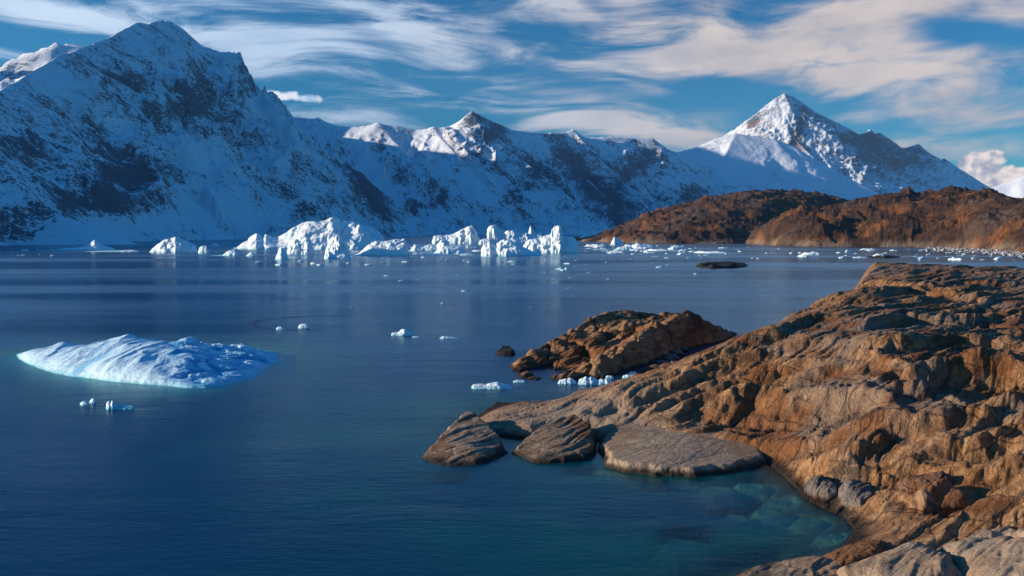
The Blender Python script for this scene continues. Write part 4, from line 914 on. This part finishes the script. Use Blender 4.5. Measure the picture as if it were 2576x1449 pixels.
# -- the drift of icebergs across the middle of the fjord
BERGS = [
 ('pale half-clear iceberg with a low rounded top, alone at the left of the big icebergs', [(376, 635), (386, 623), (400, 612), (412, 602), (424, 600), (442, 595), (454, 596), (470, 604), (481, 610), (494, 616), (496, 635)], 636, .5, {}),
 ('small square-topped block of ice floating just right of the half-clear low iceberg', [(499, 634), (503, 621), (512, 617), (520, 616), (523, 627), (530, 630), (531, 636)], 637, .8, {}),
 ('small white lump of ice far off between the low iceberg and the biggest iceberg', [(526, 619), (534, 615), (541, 611), (550, 614), (553, 619)], 620, .9, {}),
 ('biggest iceberg, a broad dome of grey-white ice with a long knobbly tail to the left', [(589, 629), (610, 610), (625, 602), (628, 595), (646, 584), (655, 587), (661, 593), (670, 587), (682, 592), (697, 594), (724, 583), (742, 569), (760, 556), (778, 554), (802, 554), (820, 550), (829, 547), (838, 545), (850, 548), (856, 553), (877, 554), (892, 554), (910, 560), (937, 571), (955, 580), (964, 593), (967, 612)], 628, .42, {'rough': .8}),
 ('low white floe with a pointed hump before the left tail of the biggest iceberg', [(533, 643), (560, 641), (575, 630), (581, 628), (590, 627), (597, 633), (601, 641)], 644, .7, {}),
 ('small round lump of ice in front of the left tail of the biggest iceberg', [(619, 643), (625, 638), (632, 634), (640, 636), (644, 644)], 645, .9, {}),
 ('pointed white ice fin standing in front of the biggest iceberg, left of the cracked blocks', [(692, 652), (697, 640), (703, 624), (708, 619), (715, 625), (722, 635), (727, 652)], 653, .8, {}),
 ('cracked pair of rounded white ice blocks leaning on the front of the biggest iceberg', [(722, 638), (728, 612), (740, 601), (750, 600), (757, 606), (762, 597), (775, 594), (783, 602), (787, 618), (792, 636)], 641, .8, {}),
 ('tall rugged ice stack standing before the middle of the biggest iceberg', [(817, 645), (820, 625), (826, 612), (832, 605), (838, 598), (846, 592), (855, 590), (862, 598), (870, 612), (878, 625), (882, 642)], 645, .8, {}),
 ('low broken ice arch at the foot of the tall rugged ice stack', [(815, 651), (820, 634), (828, 630), (840, 640), (852, 637), (866, 638), (880, 642), (884, 650)], 652, .6, {}),
 ('slim upright ice tower with a greenish side at the right end of the biggest iceberg', [(891, 624), (892, 600), (894, 580), (900, 566), (905, 563), (909, 572), (915, 580), (918, 600), (920, 624)], 627, 1.0, {'teal': .3, 'front': 2.6, 'rough': .6}),
 ('sloping iceberg with dark grey streaks in front of the slim ice tower', [(889, 643), (905, 635), (922, 616), (933, 607), (950, 604), (967, 605), (980, 602), (995, 599), (1003, 600), (1012, 597), (1018, 606), (1024, 622), (1029, 641)], 644, .55, {'lean': .15}),
 ('tiny far white iceberg under the snow gully where two mountains meet', [(1012, 591), (1022, 587), (1033, 586), (1037, 580), (1041, 582), (1044, 591)], 592, .9, {}),
 ('low lumpy ice floe right of the streaked iceberg', [(1031, 630), (1044, 613), (1056, 617), (1068, 618), (1086, 614), (1098, 616), (1110, 602), (1117, 601), (1121, 615), (1125, 629)], 631, .5, {}),
 ('wedge-shaped iceberg with a sloping flat top and a green waterline', [(1087, 606), (1092, 593), (1100, 592), (1130, 590), (1140, 587), (1150, 582), (1165, 575), (1180, 568), (1188, 567), (1194, 575), (1203, 590), (1211, 607), (1213, 612)], 614, .55, {'teal': .55, 'rough': .55, 'front': 2.2}),
 ('low pale green ice mound with a ribbed side, in front of the wedge-shaped iceberg', [(1090, 637), (1105, 624), (1115, 619), (1135, 619), (1155, 620), (1166, 627), (1173, 634)], 638, .6, {'teal': .4}),
 ('flat scrap of white ice right of the pale green ice mound', [(1155, 642), (1162, 637), (1172, 637), (1185, 638), (1195, 642)], 643, .6, {}),
 ('blocky ice tower with a rounded head, tallest on the left of the right cluster', [(1224, 606), (1226, 575), (1230, 567), (1243, 565), (1256, 570), (1268, 580), (1273, 590), (1277, 608)], 614, .9, {'front': 2.2, 'rough': .7}),
 ('low white iceberg ridge behind the folded front iceberg of the right cluster', [(1262, 606), (1270, 583), (1280, 578), (1295, 580), (1305, 586), (1325, 585), (1340, 589), (1358, 592), (1364, 606)], 612, .5, {}),
 ('thin ice pinnacle rising like a spike behind the right cluster of icebergs', [(1324, 606), (1328, 590), (1332, 572), (1336, 566), (1341, 576), (1347, 586), (1355, 583), (1363, 582), (1366, 604)], 609, .9, {'rough': .7}),
 ('small low ice shelf at the left foot of the blocky ice tower', [(1204, 612), (1208, 603), (1218, 600), (1232, 598), (1237, 612)], 615, .8, {}),
 ('folded white iceberg with deep grooves in the front of the right cluster', [(1210, 642), (1213, 625), (1222, 612), (1235, 606), (1242, 613), (1250, 616), (1262, 605), (1276, 600), (1290, 601), (1300, 602), (1310, 608), (1322, 621), (1340, 631), (1364, 641)], 645, .55, {'lean': -.12, 'rough': .75}),
 ('large iceberg with a rough ramp and a standing horn, right end of the right cluster', [(1312, 622), (1330, 602), (1350, 597), (1370, 592), (1385, 588), (1388, 575), (1395, 568), (1405, 565), (1412, 567), (1414, 590), (1420, 594), (1440, 592), (1448, 600), (1453, 615), (1456, 633)], 638, .5, {'rough': .85}),
 ('low shadowed ice hump behind the standing-horn iceberg, near the brown point', [(1453, 601), (1465, 591), (1475, 588), (1486, 590), (1494, 600)], 602, .7, {}),
 ('small sail-shaped iceberg with a curved tip near the brown point', [(1477, 595), (1484, 584), (1492, 575), (1496, 582), (1504, 595)], 597, .8, {}),
 ('small cream-coloured flat-topped iceberg peeping from behind the brown hill', [(1501, 590), (1508, 579), (1520, 575), (1540, 575), (1548, 581), (1552, 590)], 592, .7, {}),
 ('bluish pointed far iceberg in the mountain shadow, left of the sail-shaped iceberg', [(1446, 590), (1455, 582), (1460, 575), (1466, 580), (1475, 581), (1479, 590)], 592, .7, {}),
 ('white leaning ice peak stranded at the low end of the brown hill', [(1536, 614), (1541, 602), (1545, 594), (1555, 600), (1563, 605), (1571, 613)], 615, .8, {}),
 ('long low white iceberg stranded along the foot of the brown hill', [(1592, 624), (1597, 613), (1603, 610), (1610, 612), (1625, 614), (1640, 616), (1648, 624)], 626, .5, {}),
 ('low pile of white ice just left of the long stranded iceberg', [(1546, 627), (1556, 621), (1566, 620), (1576, 618), (1588, 620), (1596, 627)], 628, .6, {}),
 ('thin clear ice shelf with a small spike, far left under the dark mountain', [(141, 629), (160, 624), (190, 623), (205, 621), (225, 616), (234, 606), (240, 602), (248, 610), (262, 617), (280, 622), (296, 629)], 630, .3, {'rough': .8}),
 ('flat strip of cream ice floating in front of the clear ice shelf at far left', [(213, 633), (250, 630.5), (290, 630), (330, 628), (348, 630), (352, 633)], 634, .25, {'rough': .5}),
 ('white mound of small ice in open water below the right cluster', [(1395, 678), (1404, 674), (1412, 672), (1418, 675), (1425, 672), (1431, 674), (1438, 678)], 679, .6, {}),
]
for k, (lb, sil, bv, th, kw) in enumerate(BERGS): berg(lb, sil, bv, 700 + 13 * k, th, **kw)

# -- the big blue iceberg in the near water
FB = [(44, 892), (48, 900), (75, 916), (120, 934), (168, 945), (249, 955), (300, 962), (360, 966), (390, 968), (435, 972), (480, 977), (516, 975), (555, 971), (588, 963), (630, 953), (672, 925), (697, 911)]
FBC = [tuple(at_z(*p)[:2]) for p in FB] + [gp(690, 176), gp(620, 182), gp(500, 184), (gp(380, 186)), gp(250, 185), gp(140, 182), gp(70, 178)]
FBTOP = [(44, 889, 173.3), (60, 884, 172), (100, 879, 171), (141, 875.5, 170), (153, 867, 169.5), (174, 869.5, 169), (210, 872, 168.5), (240, 874, 168), (252, 866.5, 167), (294, 860.5, 166), (327, 851.5, 165), (339, 856, 165), (390, 857.5, 165), (420, 862, 165), (435, 869, 165), (444, 868, 165), (470, 864.5, 165), (492, 862, 165), (510, 872, 165.5), (531, 883, 166), (570, 879, 167), (630, 878.5, 168), (654, 889, 168), (680, 900, 167)]
def big_blue():
    ctl = [tuple(at_y(*p)) for p in FBTOP]
    for (u, v, z) in [(150, 905, 1.5), (200, 925, 1.3), (260, 910, 2.5), (300, 940, 1.5), (340, 900, 3.2), (370, 930, 2.1), (410, 900, 3.1), (420, 940, 1.5), (470, 900, 3.0), (480, 930, 1.5), (540, 905, 1.8), (540, 940, 0.9), (600, 905, 1.5), (610, 930, 0.8), (660, 910, 0.9), (100, 905, 1.0), (450, 962, 0.8), (520, 962, 0.7)]: ctl.append(tuple(at_z(u, v, z)))
    f = rbf(ctl, 0.0004, 10.0)
    X, Y = polar(-0.61, -0.255, 420, 132, 190, 260)
    s = sdf(FBC, X, Y) + 0.5 * fbm(X / 4, Y / 4, 3, 900)
    U = CX + F_PX * X / Y
    # plan direction of the melt grooves: from the crest down to the lower left
    a = np.array(at_z(327, 885, 3)[:2]); b = np.array(at_z(235, 952)[:2]); d = (b - a) / np.linalg.norm(b - a)
    wx, wy = X + 1.4 * fbm(X / 7, Y / 7, 3, 905), Y + 1.4 * fbm(X / 7 + 5, Y / 7, 3, 906)
    p, q = wx * d[0] + wy * d[1], -wx * d[1] + wy * d[0]
    gro = ridged(p / 26, q / 5.0, 3, 911, 0.45); gro2 = fbm(p / 10, q / 1.5, 3, 913, 0.5)
    f1, f2, cid = worley(wx / 5.5, wy / 4.2, 917); g1, g2, cid2 = worley(wx / 2.2, wy / 1.8, 919)
    R = sstep(U, 395, 470)
    left = 0.62 * (gro - 0.45) + 0.10 * gro2
    right = 1.1 * (cid - 0.5) + 0.8 * (0.4 - f1) + 0.35 * (cid2 - 0.5) + 0.55 * (ridged(wx / 7, wy / 5, 4, 921) - 0.4) + 0.2 * fbm(X / 1.2, Y / 1.2, 3, 922)
    ins = np.clip(s, 0, None)
    lipz = 1 - np.exp(-ins / 0.9)
    Z = np.maximum(f(X, Y), 0.15) * lipz + (left * (1 - R) + right * R * 0.75) * sstep(ins, 0, 3.5)
    for (u, v, yy, hh, rx, ry) in [(153, 869, 169.5, .4, 1.8, 1.5), (300, 862, 166, .5, 5, 2), (327, 853, 165, .28, 2.6, 2.4), (492, 864, 165, .42, 3.0, 2.8), (470, 868, 164, .5, 3, 2), (640, 880, 168, .5, 3, 2), (590, 880, 167.5, .4, 2, 2)]:
        c_ = at_y(u, v, yy); Z = Z + hh * np.exp(-((X - c_[0]) / rx) ** 2 - ((Y - c_[1]) / ry) ** 2)
    Z = np.where(s > 0, Z + 0.05, 0.05 + 0.28 * s)
    bl = (1 - R) * (0.50 * sstep(0.36 - gro, 0, 0.22) + 0.16) + R * (0.55 + 0.45 * (1 - sstep(f2 - f1, 0, 0.25)) - 0.6 * sstep(cid2, 0.7, 0.8))
    bl += 0.9 * np.exp(-(((U - 437) / 9) ** 2)) * sstep(Z, 2.6, 3.4)
    o = grid_obj('iceberg', X, Y, Z, M_BLUE, keep=(s > -6.5), attrs={'blue': np.clip(bl, 0, 1)}, origin=(-75, 160, 0))
    tag(o, 'large smooth blue-white iceberg with melt grooves floating in the near water on the left', 'iceberg')
big_blue()

# -- pieces of ice nearer by
NEAR = [
 ('teal-sided ice floe with a crumbly white left end, just below the large blue iceberg', 'ice floe', [(255, 1030), (257, 1016), (262, 1012), (266, 1016), (271, 1011), (277, 1017), (290, 1020), (310, 1022), (322, 1024), (327, 1030)], 1031, .45, {'mat': 'T', 'teal': .8}),
 ('small white lump of ice right of a flat clear chip, below the blue iceberg', 'ice chunk', [(213, 1014), (218, 1007), (223, 1004), (229, 1009), (230, 1014)], 1015, .8, {}),
 ('flat clear chip of ice, farthest left of the bits below the large blue iceberg', 'ice chunk', [(189, 1018), (197, 1012), (203, 1011), (212, 1016), (213, 1019)], 1020, .6, {'mat': 'T'}),
 ('small pale ice chunk at the left end of the dark curved ripple', 'ice chunk', [(691, 828), (695, 823), (703, 822), (711, 824), (716, 828)], 829.5, .7, {}),
 ('white ice chunk right of a smaller one beside the dark curved ripple', 'ice chunk', [(747, 825), (750, 818), (758, 814), (768, 814), (776, 817), (777, 824)], 826, .6, {}),
 ('white ice floe with a raised peak in the open water above the outcrop', 'ice floe', [(982, 843), (985, 837), (1000, 836), (1008, 829), (1016, 827), (1023, 832), (1034, 833), (1040, 838), (1041, 844)], 845, .45, {}),
 ('thin sliver of ice close to the right foot of the raised-peak floe', 'ice floe', [(1036, 847), (1044, 846), (1054, 847.5), (1056, 849)], 850, .4, {}),
 ('thin flat white floe right of the raised-peak floe', 'ice floe', [(1105, 851), (1113, 846), (1124, 847), (1140, 849), (1153, 851.5)], 853, .35, {}),
 ('lumpy white floe in the blue water left of the ice-choked gully', 'ice floe', [(1185, 977), (1190, 969), (1205, 968), (1222, 969), (1240, 964), (1252, 963), (1266, 967), (1280, 971), (1289, 975), (1291, 978)], 980, .4, {}),
 ('small flat sliver of ice at the front foot of the rock outcrop', 'ice floe', [(1291, 961), (1300, 958), (1318, 959), (1323, 962)], 963, .4, {}),
]
G_GUL = 'ice pieces jammed between the outcrop and the shore slope'
for (lb, u0, u1, v0, v1) in [('white ice piece at the left end of the jam beside the outcrop', 1404, 1452, 951, 966), ('tall white ice piece in the middle of the jam beside the outcrop', 1454, 1510, 947, 967), ('rounded ice piece right of the tall one in the jam beside the outcrop', 1500, 1545, 952, 967),
    ('flat ice piece at the right end of the jam beside the outcrop', 1548, 1584, 955, 967), ('small round ice piece deep in the gully behind the outcrop', 1584, 1606, 934, 945), ('thin floe in the gully water above the flat ice piece', 1568, 1602, 943, 951), ('little ice piece between the rounded piece and the gully stones', 1524, 1546, 945, 952)]:
    w = u1 - u0; rr = random.Random(int(u0))
    sil = [(u0, v1)] + [(u0 + w * t, v1 - (v1 - v0) * h * rr.uniform(.75, 1)) for t, h in ((.1, .6), (.25, .8), (.4, .95), (.5, .8), (.65, 1), (.8, .75), (.92, .5))] + [(u1, v1)]
    NEAR.append((lb, 'ice chunk', sil, v1 + 1, .5, {'group': G_GUL}))
for k, (lb, ct, sil, bv, th, kw) in enumerate(NEAR):
    kw = dict(kw); kw['mat'] = M_TEAL if kw.get('mat') == 'T' else M_CHIP
    berg(lb, sil, bv, 1300 + 17 * k, th, cat=ct, name=ct.replace(' ', '_'), **kw)

# -- loose brash ice: a few shapes, copied over the water
def chip_mesh(seed):
    r = random.Random(seed); n = 26
    x, y = np.meshgrid(np.linspace(-1.15, 1.15, n), np.linspace(-1.15, 1.15, n))
    rad = np.hypot(x, y) * (1 + 0.60 * fbm(x * 0.9 + seed, y * 0.9, 3, seed))
    h = np.maximum(1 - rad ** 2.2, -0.25)
    f1, f2, cid = worley(x * 1.7 + 5, y * 1.7, seed + 3)
    z = np.where(h > 0, h ** 0.5 * (0.35 + 0.75 * cid + 0.35 * ridged(x * 1.3, y * 1.3, 3, seed + 5)), h)
    return np.stack([x, y * 0.75, z * 0.55], -1), n
CHIPS = []
for sd_ in range(7):
    V, n = chip_mesh(40 + sd_)
    I = np.arange(n * n).reshape(n, n); Q = np.stack([I[:-1, :-1], I[:-1, 1:], I[1:, 1:], I[1:, :-1]], -1).reshape(-1, 4)
    Vf = V.reshape(-1, 3); kp = Vf[:, 2] > -0.10; Q = Q[kp[Q].any(1)]
    me_o = mesh_obj('ice_chunk', Vf, Q, M_CHIP, attrs={'blue': np.zeros(len(Vf))})
    CHIPS.append(me_o.data); bpy.data.objects.remove(me_o)
rb = random.Random(5)
def chip(u, v, wpx, hpx, label, group, cat='ice chunk', name='ice_chunk'):
    p = at_z(u, v)
    o = bpy.data.objects.new(name, CHIPS[rb.randrange(len(CHIPS))]); COL.objects.link(o)
    w = wpx / F_PX * p[1] / 2; h = hpx / F_PX * p[1]
    o.location = (p[0], p[1] + w * 0.6, 0); o.scale = (w * rb.uniform(1.0, 1.5), w * rb.uniform(0.6, 1.0), h / 0.62)
    o.rotation_euler[2] = rb.uniform(-0.6, 0.6) + (math.pi if rb.random() < .5 else 0)
    tag(o, label, cat, group)
def scatter(n, box, wr, label, group, flat=0.45, bias=1.0, keep=None):
    k = 0
    while k < n:
        u = rb.uniform(box[0], box[1]); v = box[2] + (box[3] - box[2]) * rb.random() ** bias
        if keep and not keep(u, v): continue
        w = wr[0] + (wr[1] - wr[0]) * rb.random() ** 3.5
        chip(u, v, w * rb.uniform(.9, 1.5), w * rb.uniform(0.10, flat) ** 1.0, label, group); k += 1
hill_v = lambda u: np.interp(u, [1455, 1480, 1530, 1600, 1700, 1870, 1950, 2050, 2250, 2330, 2400, 2500, 2576], [606, 609, 611, 615, 617, 618, 622, 625, 627, 622, 626, 634, 643]) 
scatter(34, (560, 1210, 646, 668), (3, 16), 'tiny white ice bit floating in front of the biggest iceberg', 'brash ice in front of the biggest iceberg')
scatter(40, (1215, 1760, 642, 690), (3, 14), 'tiny white ice bit on open water below the right cluster of icebergs', 'brash ice below the right cluster')
scatter(52, (1456, 1720, 614, 642), (5, 30), 'white brash ice bit packed off the low end of the brown hill', 'brash ice off the brown point', .5, 1.0, lambda u, v: v > hill_v(u) + 1)
scatter(54, (1700, 2330, 622, 652), (5, 26), 'white ice bit drifting along the foot of the brown hills', 'brash ice along the hill shore', .45, 1.3, lambda u, v: v > hill_v(u) + 1.5)
scatter(30, (2250, 2590, 636, 656), (4, 20), 'white ice bit among the stones of the flat right-hand beach', 'brash ice off the stony beach', .5, 1.0, lambda u, v: v > hill_v(u) + 2)
scatter(26, (880, 2080, 690, 800), (2.5, 9), 'tiny white ice speck far from others on the wide open water', 'ice specks on open water', .4, 1.6, lambda u, v: v < 790 - 0.09 * (u - 880))
scatter(10, (0, 140, 628, 645), (4, 12), 'tiny white ice bit near the left shore under the dark mountain', 'ice bits under the dark mountain')
scatter(22, (520, 1230, 622, 645), (14, 46), 'thin flat pan of ice floating between the large icebergs', 'flat ice pans between the icebergs', .14)
scatter(14, (1460, 1800, 618, 640), (16, 50), 'thin flat pan of ice off the low end of the brown hill', 'flat ice pans off the brown point', .14, 1.0, lambda u, v: v > hill_v(u) + 2)
scatter(14, (300, 900, 612, 626), (5, 16), 'small white ice bit behind the big icebergs on the far water', 'ice bits behind the big icebergs', .4)
scatter(16, (960, 1210, 592, 632), (4, 18), 'small white ice bit in the gap between the two iceberg clusters', 'ice bits between the clusters', .35)
for (u, v, w, h, lb) in [(1165, 733, 9, 3, ''), (885, 775, 7, 4, ''), (1336, 775, 6, 2.5, '')]:
    chip(u, v, w, h, 'tiny white ice speck far from others on the wide open water', 'ice specks on open water')

# -- dark skerries
rockform('skerry', 'low black rock awash in the middle water with scraps of ice along it', 'rock', [(1753, 668), (1760, 673), (1790, 675.5), (1840, 675), (1870, 672), (1877, 668), (1870, 663), (1830, 660), (1780, 661)],
    pz([(1770, 664, 2.2), (1800, 663, 3.4), (1830, 663, 3.6), (1855, 665, 2.4), (1765, 669, 1.2), (1820, 671, 1.2), (1865, 669, 1.2)]), M_SKERRY, 611, L=3.0, A=0.8, lip=2.0, res=140, slope=0.5, zoff=0.6)
rockform('skerry', 'small dark ice-crusted rock in the water left of the rock outcrop', 'rock', [(1244, 890), (1252, 895), (1270, 896), (1290, 896), (1298, 891), (1285, 884), (1262, 882)],
    pz([(1260, 886, 0.5), (1275, 887, 0.6), (1288, 889, 0.5), (1252, 890, 0.25), (1270, 893, 0.3)]), M_SKERRY, 617, L=0.5, A=0.35, lip=0.6, res=70)
rockform('skerry', 'flat black rock close to the shore of the right-hand hill with ice around it', 'rock', [(2178, 646), (2190, 649), (2230, 650), (2262, 648), (2268, 645), (2240, 642), (2200, 642)],
    pz([(2200, 645, 1.2), (2230, 645, 1.6), (2250, 645, 1.2)]), M_SKERRY, 623, L=2.0, A=0.9, lip=3.0, res=70)

# ------------------------------------------------------------------ how deep the water stands over the rock (for the water sheet)
def shore_depth(X, Y):
    near = (Y < 460) & (X > -40) & (X < 240)
    d = np.full(X.shape, 30.0); so = np.zeros(X.shape)
    xs, ys = X[near], Y[near]
    hz, s, _ = head_height(xs, ys)
    d[near] = np.maximum(-hz, 0.0)
    q = np.exp(-np.clip(-s, 0, None) / 20.0) * (1 - sstep(ys, 115, 140))
    q = q * (0.55 + 0.45 * fbm(xs / 22, ys / 12, 3, 77) * 1.6)
    so[near] = np.clip(q, 0, 1)
    nb = (Y > 95) & (Y < 240) & (X < 0) & (X > -170)
    sb = sdf(FBC, X[nb], Y[nb])
    d[nb] = np.minimum(d[nb], np.maximum(0.03 - 0.26 * sb, 0)); so[nb] = np.maximum(so[nb], 0.8 * np.exp(-np.clip(-sb, 0, None) / 2.5))
    return d, so

# ------------------------------------------------------------------ the water sheet itself
def water_sheet():
    tx = np.concatenate([np.linspace(-6, -0.75, 40)[:-1], np.linspace(-0.75, -0.14, 90)[:-1], np.linspace(-0.14, 0.62, 420)[:-1], np.linspace(0.62, 6, 40)])
    yy = np.concatenate([np.geomspace(1.5, 44, 12)[:-1], np.geomspace(44, 150, 330)[:-1], np.geomspace(150, 460, 150)[:-1], np.geomspace(460, 26000, 90)])
    Y, TX = np.meshgrid(yy, tx, indexing='ij'); X = TX * Y
    try: d, s = shore_depth(X, Y)
    except NameError: d, s = np.full(X.shape, 30.0), np.zeros(X.shape)
    o = grid_obj('water', X, Y, np.zeros(X.shape), M_WATER, attrs={'depth': d, 'shoal': s})
    tag(o, kind='structure')
    # the same sheet behind the photographer
    V = [(-400, -600, 0), (400, -600, 0), (9, 1.5, 0), (-9, 1.5, 0)]
water_sheet()

# ------------------------------------------------------------------ the air: far things fade to blue
def haze():
    x, y0, y1, z0, z1 = 9000.0, -1200.0, 17500.0, -40.0, 2400.0
    V = [(-x, y0, z0), (x + 4000, y0, z0), (x + 4000, y1, z0), (-x, y1, z0), (-x, y0, z1), (x + 4000, y0, z1), (x + 4000, y1, z1), (-x, y1, z1)]
    Fq = [(3, 2, 1, 0), (4, 5, 6, 7), (0, 1, 5, 4), (1, 2, 6, 5), (2, 3, 7, 6), (3, 0, 4, 7)]
    m, T, o = new_mat('blue_air')
    v = T.node('ShaderNodeVolumePrincipled', Color=(0.30, 0.60, 1.0), Density=HAZE, Anisotropy=0.0)
    T.l.new(v, o.inputs['Volume'])
    tag(mesh_obj('haze', V, Fq, m, smooth=False), kind='stuff')
HAZE = 1.5e-5
haze()
